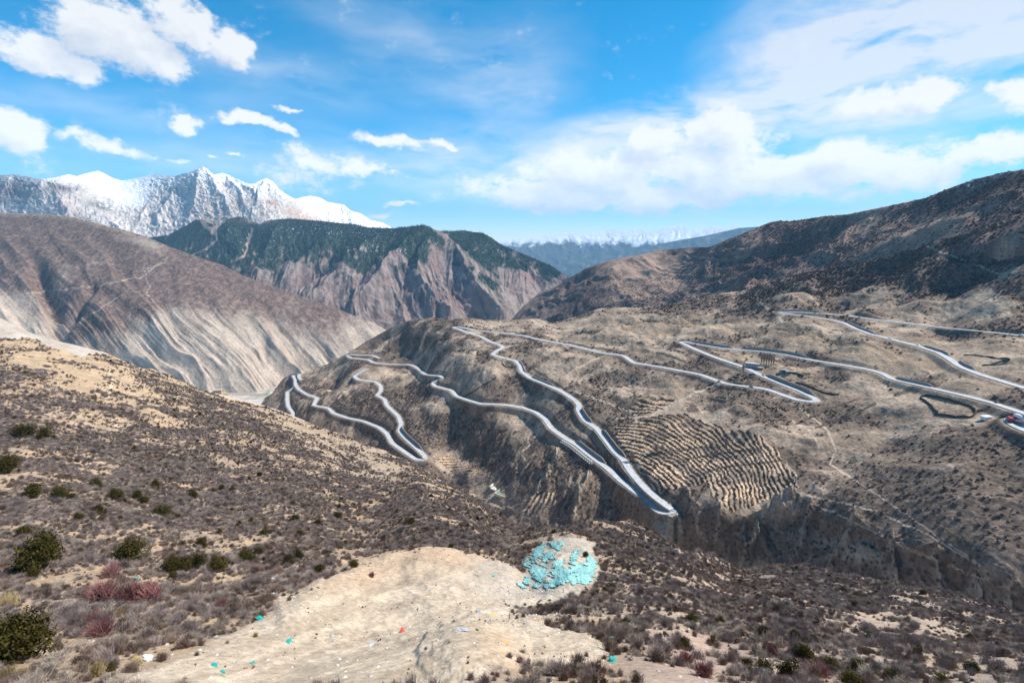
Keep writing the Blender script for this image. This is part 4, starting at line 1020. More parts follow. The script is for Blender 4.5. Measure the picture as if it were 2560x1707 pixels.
pick = np.where(greenish, 12+rng.integers(0, 5, NS), pick)
r_ = ~isS
gn_scatter('scrub', 'low bare scrub covering the near hillside', pts[r_], rng.random(r_.sum())*6.28, big[r_], KINDS, pick[r_])

def zone(px, py):
    if py > 1560: a = 'at the very bottom'
    elif py > 1470: a = 'level with the red bushes'
    else: a = 'below the juniper row'
    if px < 160: b = 'in the left corner'
    elif px < 420: b = 'well left of the slide'
    elif px < 900: b = 'just left of the slide'
    elif px < 1500: b = 'on the slide edge'
    elif px < 1900: b = 'right of the slide'
    elif px < 2250: b = 'on the right slope'
    else: b = 'in the right corner'
    return b+', '+a
for idx_, nm, ms, cat in ((single, None, None, None), (single2, 'cushion_shrub', tan_, 'shrub')):
    for k in idx_:
        if cat is None:
            nm_, meshes, look = ('bare_shrub', purple, 'bare purple-grey twiggy shrub') if kind[k] == 0 else ('brown_shrub', brown, 'bare brown twiggy shrub')
        else: nm_, meshes, look = nm, ms, 'low grey-tan cushion shrub'
        o = link(nm_, meshes[rng.integers(len(meshes))], loc=pts[k]); o.rotation_euler[2] = rng.random()*6.28
        o.scale = (big[k]*(0.9+0.3*rng.random()), big[k]*(0.9+0.3*rng.random()), big[k])
        z = zone(pxr[k], pyr[k]); size = 'small ' if big[k] < 0.8 else ('large ' if big[k] > 1.25 else '')
        tag(o, size+look+' '+z, 'shrub', '%ss %s' % (look, z))

def at(sheet, px, py): return sheet.hit(px, py)
def wsize(p, w): return w*np.linalg.norm(p)/FPX*1.0

JUN = [(85,1428,78),(122,1408,62),(35,1650,120),(432,1428,44),(462,1424,40),(494,1418,42),(545,1424,46),(615,1402,40),(648,1386,26),(800,1438,30),(748,1396,28),(320,1402,60),(85,1243,36),(150,1246,32),(180,1252,20),(247,1220,26),(292,1246,34),(345,1247,22),(250,1287,26),(405,1290,30),
    (485,1245,26),(390,1222,24),(505,1367,32),(735,1308,26),(796,1312,20),(842,1296,26),(660,1338,22),(750,1342,22),(20,1180,44),(60,1092,34),(110,1100,30),(580,1230,18),(650,1190,16),(555,1225,16),(720,1405,22),(355,1258,26),(200,1300,22),(60,1340,26),
    (1905,1590,32),(1914,1678,38),(1966,1696,48),(2007,1646,46),(2126,1718,48),(2140,1676,32),(2076,1670,32),(1711,1620,34),(1731,1552,26),(1865,1664,30),(1984,1604,28),(2232,1706,32),(2358,1710,30),(1562,1560,25),(1549,1592,14),(1199,1351,15),(1028,1312,22),(888,1418,24),(958,1350,16),(1465,1391,17),(1456,1493,12),(1659,1508,15),(1036,1357,17),(1195,1300,12),(1500,1450,15),(1570,1430,12),(1800,1560,22),(2290,1640,24),(2430,1680,26),(2500,1640,22),(2040,1570,20),(1780,1610,22)]
for n_, (px, py, w) in enumerate(JUN):
    p = at(A, px, py)
    if A.PX is None: pass
    sz = wsize(p, w)*0.76
    r = empty('juniper', p, rng.random()*6.28, 1.0); r.scale = (sz*(0.9+0.25*rng.random()), sz*(0.9+0.25*rng.random()), sz*(0.85+0.3*rng.random()))
    link('trunk', jtrunk, parent=r); link('crown', jun[n_ % 5], parent=r)
    if n_ == 2: lab = 'largest olive green juniper bush, cut by the left edge'
    elif n_ == 0: lab = 'rounded olive green juniper among purple shrubs near the left edge'
    elif n_ == 1: lab = 'smaller olive juniper just behind the rounded one at left'
    elif px < 700 and 1380 < py < 1440: lab = 'dark olive juniper in the row above the purple thicket'
    elif px < 900 and py < 1340: lab = 'small dark juniper dotting the left scrub slope'
    elif px < 900: lab = 'small juniper above the head of the pale slide'
    elif px < 1250 and py < 1420: lab = 'tiny juniper on the dark knoll behind the pale slide'
    elif px < 1700 and py < 1520: lab = 'tiny juniper beside the turquoise netting heap'
    elif px < 1700: lab = 'slim little juniper beside the right edge of the pale slide'
    else: lab = 'dark olive juniper on the right foreground slope'
    tag(r, lab, 'juniper', 'green junipers: '+lab)
REDS = [(263,1497,62,'round dark red twig bush left of the blue scrap'),(335,1500,58,'dark red twig bush right of the blue scrap'),(372,1502,60,'long dark red and grey twig bush beside the red ones'),(555,1520,34,'upright rusty red bush beside the slide edge'),(276,1440,40,'small red bush in the purple thicket'),(255,1585,50,'dull red bush low on the left scrub'),(640,1432,22,'small red bush near the white bags'),(235,1560,36,'little red bush behind the dull red one'),
    (1716,1660,46,'reddish twig bush on the right slope, nearest the slide'),(1760,1690,50,'reddish twig bush on the right slope at the bottom edge'),(1930,1640,40,'reddish twig bush between junipers on the right slope'),(2048,1690,44,'reddish bush between the bottom right junipers'),(1300,1655,24,'thin rusty bush on the bare earth'),(930,1440,18,'rusty little bush on the orange cut bank')]
for px, py, w, lab in REDS:
    p = at(A, px, py); sz = wsize(p, w)*0.8
    o = link('red_shrub', redb[rng.integers(3)], loc=p); o.scale = (sz, sz, sz*0.8); o.rotation_euler[2] = rng.random()*6
    tag(o, lab, 'shrub', 'red twig bushes')
TUFT = [(240,1690,52,'straw yellow grass tuft at the foot of the left scrub'),(345,1662,36,'straw yellow grass tuft beside the white bag'),(22,1700,50,'pale grass tuft in the bottom left corner'),(30,1512,44,'pale dry grass tuft at the left edge'),(300,1540,30,'pale grass tuft below the red bushes'),(60,1690,34,'small pale grass tuft near the bottom left corner'),(640,1590,18,'small rust tuft on the bare slide edge')]
for px, py, w, lab in TUFT:
    p = at(A, px, py); sz = wsize(p, w)*0.85
    o = link('grass_tuft', tufts[rng.integers(3)], loc=p); o.scale = (sz, sz, sz*0.9); o.rotation_euler[2] = rng.random()*6
    tag(o, lab, 'grass tuft', 'dry grass tufts')
# little dead tufts and pebbles on the bare earth and between the bushes
Bw = (A_bare & ~A_heap)*sstep(0.0, 0.4, fbm(A.PX/30, A.PY/18, 3, 935)+0.1)*(A.QX > 0)
NW = 420
pb, _, _, _ = A.scatter(NW, Bw*(fbm(A.X/4, A.Y/4, 3, 937) > 0.12))
gn_scatter('weeds', 'sparse dead weeds on the bare slide', pb, rng.random(NW)*6.28, 0.08+0.2*rng.random(NW)**2.5, [(m, 1.0) for m in brown+tufts], rng.integers(0, 6, NW))
STONE = plain_mat('pale_stone', (0.50, 0.46, 0.41), 0.9, 0.25, 2.0, 0.1, 0.3)
rocks = [lumpy('stone_mesh', i, 1, (1, 0.8, 0.6), 0.3) for i in range(5)]
for m in rocks: m.materials.append(STONE)
Sw = (0.12+1.6*blob(A.PX, A.PY, 710, 1490, 50, 55)+1.8*blob(A.PX, A.PY, 1350, 1540, 130, 40)+1.2*blob(A.PX, A.PY, 1290, 1455, 90, 26)+0.8*A_heap+0.4*blob(A.PX, A.PY, 1600, 1560, 120, 70))*(A.QX > -50)*(A.QX < 2620)*sstep(140, 90, A.Y)
NR = 9000
ps, _, _, _ = A.scatter(NR, Sw)
gn_scatter('stones', 'loose pale stones lying on the near hillside', ps, rng.random(NR)*6.28, 0.04+0.16*rng.random(NR)**3, [(m, 1.0) for m in rocks], rng.integers(0, 5, NR))

# ------------------------------------------------------------------ scrub and woods far away
lowb = [leaf_clump('far_shrub_mesh', [(0, 0, 0.25, 0.5, 0.5, 0.35), (0.3, 0.1, 0.2, 0.3, 0.3, 0.25), (-0.2, 0.25, 0.2, 0.3, 0.25, 0.3)], 90, 0.20, 300+i) for i in range(4)]
DARKB = plain_mat('far_scrub', (0.125, 0.097, 0.09), 0.95, 0.3, 0.5, 0.02, 0.4)
for m in lowb: m.materials.append(DARKB)
Rw = np.clip(R_dark(R), 0, 1)**2*sstep(1900, 1500, R.Y)
NRr = 15000
pr, _, _, _ = R.scatter(NRr, Rw*((R.QX < 2700)))
gn_scatter('hill_scrub', 'dark scrub bushes all over the right hill', pr, rng.random(NRr)*6.28, 1.6+2.6*rng.random(NRr)**2, [(m, 1.0) for m in lowb], rng.integers(0, 4, NRr))
Vw = np.clip(V_dark-0.25, 0, 1)**1.5*(RD > 8)*(1-0.85*tm)*sstep(1500, 1000, V.Y)*(1+2.0*V_hill)
NV = 20000
pv_, _, _, _ = V.scatter(NV, Vw)
gn_scatter('valley_scrub', 'dark thorn scrub on the valley slopes', pv_, rng.random(NV)*6.28, (0.9+2.0*rng.random(NV)**2)*np.interp(pv_[:, 1], [250, 500, 900], [0.8, 1.0, 1.35]), [(m, 1.0) for m in lowb], rng.integers(0, 4, NV))
# hedges of thorn along the terrace banks
tw = tm*(fr < 0.45)*(V.QY > 1000)
pt_, _, _, _ = V.scatter(3500, tw)
gn_scatter('bank_scrub', 'thorn growing on the terrace banks', pt_, rng.random(3500)*6.28, 0.7+0.9*rng.random(3500)**2, [(m, 1.0) for m in lowb], rng.integers(0, 4, 3500))
def conifer(seed):
    g = np.random.default_rng(seed); vs, fs = [], []
    for l in range(6):
        z0 = 0.10+l*0.14; r = 0.20*(1-l/6.6); z1 = z0+0.26
        b = len(vs); k = 7
        for i in range(k):
            a = i*2*math.pi/k+g.random()*0.5; rr = r*(0.7+0.5*g.random())
            vs.append((math.cos(a)*rr, math.sin(a)*rr, z0-0.04*g.random()))
        vs.append((0, 0, z1))
        for i in range(k): fs.append((b+i, b+(i+1) % k, b+k))
    return set_mesh('conifer_mesh', vs, faces=fs, smooth=False)
con = [conifer(i) for i in range(3)]
CONM = plain_mat('conifer_green', (0.038, 0.066, 0.058), 0.95, 0.3, 0.05, 0.02, 0.35)
for m in con: m.materials.append(CONM)
NF = 26000
pf, _, _, _ = F.scatter(NF, F_for**1.5*(F.V > 0.02))
gn_scatter('forest', 'dark conifer forest on the upper slopes of the middle mountain', pf, rng.random(NF)*6.28, 9+9*rng.random(NF), [(m, 1.0) for m in con], rng.integers(0, 3, NF))
# =================================================================== the road and what stands beside it
ROADM = plain_mat('pale_concrete_road', (0.45, 0.455, 0.465), 0.75, 0.2, 0.25, 0.15)
EDGEM = plain_mat('road_edge', (0.40, 0.395, 0.385), 0.8, 0.15, 0.5, 0.2)
WALLM = plain_mat('stone_wall_grey', (0.27, 0.245, 0.215), 0.95, 0.3, 0.6, 0.05)
CONCM = plain_mat('pale_concrete', (0.55, 0.53, 0.49), 0.9, 0.15, 0.8, 0.1)
FIELDW = plain_mat('dark_field_stone', (0.085, 0.066, 0.055), 0.95, 0.35, 0.8, 0.03)
MUDW = plain_mat('mud_wall', (0.36, 0.28, 0.20), 0.95, 0.25, 0.8, 0.03)
def frame2(P):
    d = np.gradient(P, axis=0); d[:, 2] = 0; d /= np.linalg.norm(d, axis=1, keepdims=True)+1e-9
    return d, np.stack([-d[:, 1], d[:, 0], np.zeros(len(P))], 1)
def sweep(P, prof):
    """prof: list of (sideways, up) around a closed section"""
    d, nrm = frame2(P); n, k = len(P), len(prof)
    v = np.concatenate([P+nrm*a+np.array([0, 0, b]) for a, b in prof]).reshape(k, n, 3).transpose(1, 0, 2).reshape(-1, 3)
    q = []
    for i in range(n-1):
        for j in range(k): q.append((i*k+j, (i+1)*k+j, (i+1)*k+(j+1) % k, i*k+(j+1) % k))
    return v, q
for P in road_lines:
    w_ = ROAD_HALF
    prof = [(-w_-0.3, -1.6), (-w_-0.3, 0.06), (-w_, 0.06), (-w_, 0.0), (w_, 0.0), (w_, 0.06), (w_+0.3, 0.06), (w_+0.3, -1.6)]
    v, q = sweep(P, prof)
    me = set_mesh('road', v, quads=q, smooth=False); me.materials.append(ROADM); me.materials.append(EDGEM)
    mi = np.ones(len(q), np.int32); mi[3::8] = 0
    me.polygons.foreach_set('material_index', mi)
    o = link('road', me); o['kind'] = 'structure'
allroad = np.concatenate(road_lines)
rq = proj(allroad[:, 0], allroad[:, 1], allroad[:, 2])
def nearest_road(px, py):
    best = None
    for li, P in enumerate(road_lines):
        x, y = proj(P[:, 0], P[:, 1], P[:, 2]); d = np.hypot(x-px, y-py); i = int(d.argmin())
        if best is None or d[i] < best[0]: best = (d[i], li, i)
    return best[1], best[2]
def upside(P, nrm):
    """+1 where the left normal points to the upper side of the line as it runs across the hillside"""
    x0, y0 = proj(*P.T); Q = P+nrm*4; x1, y1 = proj(*Q.T)
    tx, ty = np.gradient(x0), np.gradient(y0)
    ux, uy = ty, -tx
    f = np.where(uy > 0, -1.0, 1.0)
    return 1.0 if np.sum(((x1-x0)*ux+(y1-y0)*uy)*f) > 0 else -1.0
def road_wall(p0, p1, side, h, base, lab, ribs=False, off=None, name='retaining_wall'):
    l0, i0 = nearest_road(*p0); l1, i1 = nearest_road(*p1)
    if l0 != l1: return
    P = road_lines[l0][min(i0, i1):max(i0, i1)+1]
    if len(P) < 4: return
    d, nrm = frame2(P)
    up_ = upside(P, nrm); sg = np.full(len(P), up_)*side           # + = uphill side
    Q = P+nrm*(sg*((off or ROAD_HALF+1.1)))[:, None]
    if base < 0: prof = [(-0.5, base), (-0.35, h), (0.35, h), (0.5, base)]
    else: prof = [(-0.4, -0.9), (-0.4, h), (0.5, h), (0.9, -0.9)]
    t = np.linspace(0, 1, len(Q)); top = np.minimum(1, np.minimum(t, 1-t)*7+0.15)
    k = len(prof); v, q = sweep(Q, prof); v = v.reshape(len(Q), k, 3)
    for j, (a, b) in enumerate(prof):
        if b == h and base >= 0: v[:, j, 2] = Q[:, 2]+h*top
        if b == base and base < 0: v[:, j, 2] = Q[:, 2]+base*top-0.3
    v = v.reshape(-1, 3); qs = list(q)
    qs += [(0, 1, 2, 3)] if k == 4 else []
    n = len(v); qs.append((n-4, n-3, n-2, n-1))
    vv = [v]; n0 = len(v)
    if ribs:
        for i in range(1, len(Q)-1, 1):
            c = Q[i]; fwd = d[i]; nn = nrm[i]*(-up_)                # ribs stand out on the face seen from the valley
            z0, z1 = (c[2]+base*top[i]-0.3, c[2]+h) if base < 0 else (c[2]-0.9, c[2]+h*top[i]+0.05)
            b = []
            for zz, out in ((z0, 0.95), (z1, 0.75)):
                for a, oo in ((-0.3, 0.1), (0.3, 0.1), (0.3, out), (-0.3, out)):
                    b.append(np.array([c[0], c[1], 0])+fwd*a+nn*oo+np.array([0, 0, zz]))
            vv.append(np.array(b)); m = n0
            qs += [(m, m+1, m+5, m+4), (m+1, m+2, m+6, m+5), (m+2, m+3, m+7, m+6), (m+3, m, m+4, m+7), (m+4, m+5, m+6, m+7)]; n0 += 8
    me = set_mesh(name, np.concatenate(vv), quads=qs, smooth=False)
    return tag(link(name, me, WALLM), lab, 'retaining wall', 'retaining walls along the road')
road_wall((1493,1071),(1556,1146),-1,0.0,-6.0,'ribbed grey retaining wall holding up the upper road above the hairpin',True,ROAD_HALF+2.2)
road_wall((1497,1076),(1557,1147),1,4.5,0,'ribbed grey wall on the hill side of the upper road near the big terraces',True)
road_wall((1430,1103),(1508,1162),1,4.2,0,'ribbed grey wall on the hill side of the lower road above the block row',True)
road_wall((1600,1235),(1660,1283),-1,0.0,-6.5,'ribbed retaining wall carrying the outside of the big hairpin',True,ROAD_HALF+0.9)
road_wall((2106,804),(2190,839),1,2.4,0,'plain grey wall above the second highest road, first bend',False)
road_wall((2296,865),(2362,887),1,2.6,0,'plain grey wall above the second highest road past the white cars',False)
road_wall((2384,902),(2425,925),1,2.8,0,'short brown cut wall above the second highest road, right bend',False)
road_wall((2226,945),(2320,967),1,3.0,0,'brown cut wall above the third road before the walled field',False)
road_wall((1722,856),(1830,872),1,3.6,0,'grey wall above the road at the left hairpin over the farm',False)
road_wall((1850,874),(2020,898),1,4.0,0,'long grey wall above the road over the farm terraces',False)
road_wall((1905,939),(2030,991),1,4.2,0,'grey wall along the road leading to the pointed right hairpin',False)
road_wall((1950,781),(2060,784),1,3.0,0,'low grey wall behind the highest hairpin',False)
road_wall((1322,942),(1380,966),1,2.6,0,'short grey wall beside the road past the quarry ring',False)
road_wall((1445,1020),(1470,1060),1,5.0,0,'dark cut wall on the bend above the ribbed walls',False)
road_wall((1000,1060),(1050,1125),1,5.5,0,'dark cut wall above the lower left hairpin approach',False)
road_wall((1290,902),(1310,932),1,2.2,0,'low cut wall on the bend by the quarry ring',False)
road_wall((1740,895-20),(1850,913),-1,0.0,-5.0,'pale green-grey wall below the road left of the farm',False,ROAD_HALF+0.9)

def add_bevel_box(bm, size, loc, rot=0.0, bev=0.05):
    import bmesh
    from mathutils import Matrix
    r = bmesh.ops.create_cube(bm, size=1.0)
    bmesh.ops.scale(bm, vec=size, verts=r['verts'])
    es = list({e for v in r['verts'] for e in v.link_edges})
    rb = bmesh.ops.bevel(bm, geom=es, offset=bev, segments=1, affect='EDGES') if bev else None
    vs = list({v for f in rb['faces'] for v in f.verts}|set(v for v in r['verts'] if v.is_valid)) if rb else r['verts']
    bmesh.ops.rotate(bm, cent=(0, 0, 0), matrix=Matrix.Rotation(rot, 3, 'Z'), verts=vs)
    bmesh.ops.translate(bm, vec=loc, verts=vs)
def boxes(name, items, mat, parent=None, smooth=False):
    import bmesh
    bm = bmesh.new()
    for it in items: add_bevel_box(bm, *it)
    me = bpy.data.meshes.new(name); bm.to_mesh(me); bm.free()
    return link(name, me, mat, parent)

# row of concrete blocks below the lower road
l0, ia = nearest_road(1420,1100); _, ib = nearest_road(1493,1151)
P = road_lines[l0][min(ia, ib):max(ia, ib)+1]; d, nrm = frame2(P)
Q = P-nrm*(upside(P, nrm)*(ROAD_HALF+4.5))
Q = resample(Q, 4.4)
first = None
for k, c in enumerate(Q[:24]):
    if first is None:
        first = boxes('concrete_block', [((2.6, 2.0, 2.4), (0, 0, 0.2), 0.0, 0.18), ((3.2, 2.6, 0.6), (0, 0, -1.2), 0.0, 0.1), ((2.2, 3.4, 1.2), (0, 1.4, -0.9), 0.0, 0.12)], CONCM); o = first
    else:
        o = first.copy(); COL.objects.link(o)
    o.location = (c[0], c[1], c[2]-0.6); o.rotation_euler = (0, 0, math.atan2(d[min(k, len(d)-1)][1], d[min(k, len(d)-1)][0]))
    tag(o, 'white concrete buttress block in the row below the lower road', 'concrete block', 'row of white blocks below the lower road')
# white marker posts on the highest hairpin
l0, ia = nearest_road(1998,780); _, ib = nearest_road(2060,784)
P = resample(road_lines[l0][min(ia, ib):max(ia, ib)+1], 6.0); d, nrm = frame2(P)
first = None
for k, c in enumerate(P[:11]):
    q = c+nrm[k]*np.sign(-nrm[k][1])*(ROAD_HALF+0.9)
    if first is None: first = boxes('marker_post', [((0.5, 0.5, 1.5), (0, 0, 0.75), 0, 0.06), ((0.6, 0.6, 0.12), (0, 0, 1.54), 0, 0.03)], CONCM); o = first
    else: o = first.copy(); COL.objects.link(o)
    o.location = q; tag(o, 'white marker post in the row on the highest road', 'post', 'white marker posts on the highest road')
# drain chute
def low_wall(name, pts, hgt, thick, mat, lab, cat, sheet=V, group=None, jit=0.25, sink=0.5, step=2.0):
    P = np.array([sheet.hit(x, y) for x, y in pts]); P = resample(P, step)
    P2 = np.array([sheet_z(sheet, p) for p in P])
    n = fbm(np.arange(len(P2))*0.37, np.zeros(len(P2))+len(lab), 2, 3)
    v, q = sweep(P2, [(-thick/2, -sink), (-thick/2*0.8, hgt), (thick/2*0.8, hgt), (thick/2, -sink)])
    v = v.reshape(len(P2), 4, 3); v[:, 1:3, 2] += (n*jit*hgt)[:, None]; v = v.reshape(-1, 3)
    m = len(v); q = list(q)+[(0, 1, 2, 3), (m-4, m-3, m-2, m-1)]
    return tag(link(name, set_mesh(name, v, quads=q, smooth=False), mat), lab, cat, group)
def sheet_z(sheet, p):
    j = int(np.clip(np.searchsorted(sheet.cols, W/2+FPX*p[0]/(p[1]*CP-p[2]*SP)), 0, len(sheet.cols)-1))
    i = int(np.abs(sheet.Y[:, j]-p[1]).argmin())
    return np.array([p[0], p[1], sheet.Z[i, j]])
FW = 'dark stone field walls in the valley'
low_wall('field_wall', [(2300,995),(2304,991),(2318,989),(2345,994),(2372,1000),(2400,1008),(2424,1016),(2437,1025),(2440,1032),(2434,1040),(2425,1045),(2400,1043),(2370,1040),(2337,1036)], 1.5, 1.0, FIELDW, 'dark stone wall curving round the big walled field below the third road', 'field wall', group=FW)
low_wall('field_wall', [(2300,996),(2316,1006),(2328,1014),(2332,1022),(2343,1032)], 1.5, 1.0, FIELDW, 'short dark wall closing the left side of the big walled field', 'field wall', group=FW)
low_wall('field_wall', [(2364,838),(2388,826.5),(2425,829),(2462,832),(2444,844),(2404,841),(2365,838)], 1.0, 0.9, MUDW, 'pale wall round the square field below the highest road', 'field wall', group=FW)
low_wall('field_wall', [(2410,888),(2440,889),(2480,894),(2521,902),(2498,908),(2455,914)], 1.0, 0.9, FIELDW, 'dark pointed wall on the flat below the highest road', 'field wall', group=FW)
low_wall('field_wall', [(1909,1006),(1912,1014),(1922,1020),(1936,1023)], 1.1, 0.9, FIELDW, 'small curved dark wall below the pointed hairpin', 'field wall', group=FW)
low_wall('field_wall', [(1990,957),(2010,962),(2036,973),(2060,983),(2098,987)], 1.5, 1.2, FIELDW, 'straight dark wall under the terraces right of the farm', 'field wall', group=FW)
low_wall('field_wall', [(1960,927),(1985,933),(2008,942)], 1.3, 1.1, FIELDW, 'short dark wall right of the small mud houses', 'field wall', group=FW)
low_wall('field_wall', [(1271,896),(1261,900),(1256,908),(1262,915),(1274,918),(1285,914)], 2.2, 1.6, MUDW, 'pale ring wall of the old quarry inside the road bend', 'field wall', group=FW)
low_wall('drain_chute', [(1682,1286),(1674,1293),(1664,1301)], 0.7, 1.4, CONCM, 'white concrete drain chute running down from the big hairpin', 'drain chute')
RU = 'roofless ruins beside the road'
for pts_, lab in [([(1776,996),(1800,1000),(1815,1004),(1818,996),(1798,992),(1776,996)],'larger roofless ruin with pale walls above the terraces'),([(1787,993),(1786,999)],'cross wall standing inside the larger ruin'),([(1822,946),(1840,952),(1852,947),(1834,942),(1822,946)],'roofless mud ruin between the two road legs, left one'),([(1866,941),(1884,945),(1892,939),(1874,936),(1866,941)],'roofless mud ruin between the two road legs, right one'),([(1838,956),(1858,960),(1866,953)],'broken mud wall between the two road legs')]:
    low_wall('ruin', pts_, 1.9, 0.8, MUDW, lab, 'ruin', group=RU, jit=0.5)

# ------------------------------------------------------------------ farm, mud houses, reservoir
GLASS = plain_mat('dark_window', (0.03, 0.035, 0.045), 0.25, 0.1, 1.0, 0.5)
WHITEW = plain_mat('grey_render', (0.36, 0.37, 0.38), 0.9, 0.15, 0.5, 0.1)
ROOFM = plain_mat('pale_flat_roof', (0.52, 0.50, 0.46), 0.9, 0.15, 0.5, 0.1)
WOOD = plain_mat('door_wood', (0.12, 0.07, 0.05), 0.8, 0.2, 2.0, 0.1)
def house(loc, L, D, Hh, rz, lab, wallm, roofm, nwin, storeys=2, cat='house'):
    r = empty('farmhouse' if storeys == 2 else 'mud_house', loc, rz)
    boxes('wall', [((L, D, Hh+2.0), (0, 0, Hh/2-1.0), 0, 0.05)], wallm, r)
    boxes('roof', [((L+0.9, D+0.9, 0.4), (0, 0, Hh+0.21), 0, 0.06), ((L+0.9, 0.35, 0.55), (0, -D/2-0.27, Hh+0.68), 0, 0.04), ((L+0.9, 0.35, 0.55), (0, D/2+0.27, Hh+0.68), 0, 0.04), ((0.35, D+0.2, 0.55), (-L/2-0.27, 0, Hh+0.68), 0, 0.04), ((0.35, D+0.2, 0.55), (L/2+0.27, 0, Hh+0.68), 0, 0.04)], roofm, r)
    for st in range(storeys):
        for k in range(nwin):
            x = -L/2+(k+0.5)*L/nwin; z = Hh*(st+0.55)/storeys
            if st == 0 and k == nwin//2:
                boxes('door', [((1.3, 0.16, 2.2), (x, -D/2-0.05, 1.1), 0, 0.03)], WOOD, r); continue
            w_ = boxes('window', [((1.5, 0.14, 1.4), (x, -D/2-0.04, z), 0, 0.02)], WOOD, r)
            boxes('pane', [((1.25, 0.06, 1.15), (x, -D/2-0.125, z), 0, 0)], GLASS, w_)
    return tag(r, lab, cat)
hp = V.hit(1884,922); house(hp+np.array([0, 4, 0.2]), 16, 8, 6.2, rad(-28), 'grey two storey farmhouse with flat pale roof beside the road', WHITEW, ROOFM, 5)
hp = V.hit(1899,926); house(hp+np.array([2, 3, 0.1]), 7, 5, 3.0, rad(-28), 'low pale annex standing at the right end of the farmhouse', MUDW, ROOFM, 2, 1)
for (px, py, L, lab) in [(1960,931,7,'small pale mud house right of the farm, left of the two'),(1972,935,6,'small pale mud house right of the farm, right of the two')]:
    hp = V.hit(px, py); house(hp+np.array([0, 2, 0.1]), L, 5, 2.8, rad(-12), lab, MUDW, ROOFM, 3, 1)
hp = np.array(ray(545,984)); D0 = -560/hp[1]; house(np.array([hp[0]*D0, D0, -559]), 26, 16, 14, 0.3, 'ochre house on the pale river flat far below', plain_mat('ochre_plaster', (0.52, 0.34, 0.17), 0.9, 0.15, 0.2, 0.05), ROOFM, 4)
# reservoir
rp = V.hit(1256,1243)+np.array([0, 8, 1.0])
r = empty('reservoir', rp, rad(-38))
boxes('rim', [((19, 0.8, 3.4), (0, -5.6, -1.0), 0, 0.06), ((19, 0.8, 3.4), (0, 5.6, -1.0), 0, 0.06), ((0.8, 10.4, 3.4), (-9.1, 0, -1.0), 0, 0.06), ((0.8, 10.4, 3.4), (9.1, 0, -1.0), 0, 0.06)], CONCM, r)
wm, nt, b = new_mat('green_water'); b.inputs['Base Color'].default_value = (0.16, 0.27, 0.20, 1); b.inputs['Roughness'].default_value = 0.25; b.inputs['Specular IOR Level'].default_value = 0.4
boxes('water', [((17.4, 10.4, 1.2), (0, 0, -0.55), 0, 0)], wm, r)
tag(r, 'small square reservoir of pale green water in the valley bottom', 'reservoir')
rp2 = V.hit(1240,1222)+np.array([0, 4, 0.1])
boxesr = boxes('concrete_apron', [((9, 14, 1.6), (0, 0, -0.4), rad(-38), 0.1), ((3, 10, 1.2), (-6, 6, -0.3), rad(-20), 0.1)], CONCM); boxesr.location = rp2
tag(boxesr, 'pale concrete apron just behind the green reservoir', 'apron')

# ------------------------------------------------------------------ bare trees in the valley
def bare_crown(seed, n=420, tall=True):
    g = np.random.default_rng(seed)
    z = 0.18+0.74*g.random(n); a = g.random(n)*6.28
    rr = (0.16 if tall else 0.40)*np.sin(np.clip((z-0.1)/0.95, 0, 1)*math.pi)**0.7*(0.5+0.6*g.random(n))
    b = np.stack([g.normal(0, 0.012, n), g.normal(0, 0.012, n), z-(0.12 if tall else 0.1)], 1)
    t = np.stack([np.cos(a)*rr, np.sin(a)*rr, z+0.06*g.random(n)], 1)
    v, q = tubes(b, (b+t)/2+g.normal(0, 0.012, (n, 3)), t, np.full(n, 0.0045), np.full(n, 0.0035), np.full(n, 0.002))
    return set_mesh('bare_crown_mesh', v, quads=q, smooth=False)
def pole_mesh(h, r):
    v, q = tubes(np.array([[0, 0, -0.08]]), np.array([[0.004, 0.003, h*0.5]]), np.array([[0, 0, h]]), np.array([r]), np.array([r*0.7]), np.array([r*0.2]), 7)
    return set_mesh('tree_trunk_mesh', v, quads=q)
ptr = pole_mesh(0.92, 0.022); ptr.materials.append(TRUNKM)
pcr = [bare_crown(500+i) for i in range(3)]; rcr = [bare_crown(520+i, 520, False) for i in range(2)]
for m in pcr+rcr: m.materials.append(PALEW)
TREES = [(1578,1152,26,1,'bare poplar beside the upper road at the foot of the terraces'),(1583,1151,22,1,'slighter bare poplar touching the one beside the upper road'),(1814,1122,27,1,'lone bare tree standing on the terraces'),(1857,932,20,1,'bare tree beside the road at the farm'),
    (1640,1130,22,0,'round leafless grey tree in the middle of the terraces'),(1655,1128,18,0,'smaller leafless tree right of the round one on the terraces'),(1903,908,22,1,'bare poplar in the row behind the farm'),(1909,909,24,1,'bare poplar in the row behind the farm'),(1915,910,23,1,'bare poplar in the row behind the farm'),(1921,910,24,1,'bare poplar in the row behind the farm'),(1927,911,22,1,'bare poplar in the row behind the farm'),(1933,912,19,1,'bare poplar in the row behind the farm'),
    (838,1080,18,0,'grey leafless tree at the creek, left of the two'),(866,1088,20,0,'grey leafless tree at the creek, right of the two'),(938,1122,20,0,'grey leafless tree below the lower road loop'),(1182,1172,16,0,'round leafless bush tree at the foot of the small terraces'),(2100,941,13,0,'leafless tree below the third road')]
for k, (px, py, hpx, tall, lab) in enumerate(TREES):
    p = V.hit(px, py); sz = hpx*np.linalg.norm(p)/FPX*1.1
    r = empty('bare_tree', p, k*1.3); r.scale = (sz, sz, sz)
    link('trunk', ptr, parent=r); link('crown', (pcr[k % 3] if tall else rcr[k % 2]), parent=r)
    tag(r, lab, 'tree', 'bare poplars behind the farm' if 'row behind' in lab else 'bare valley trees')

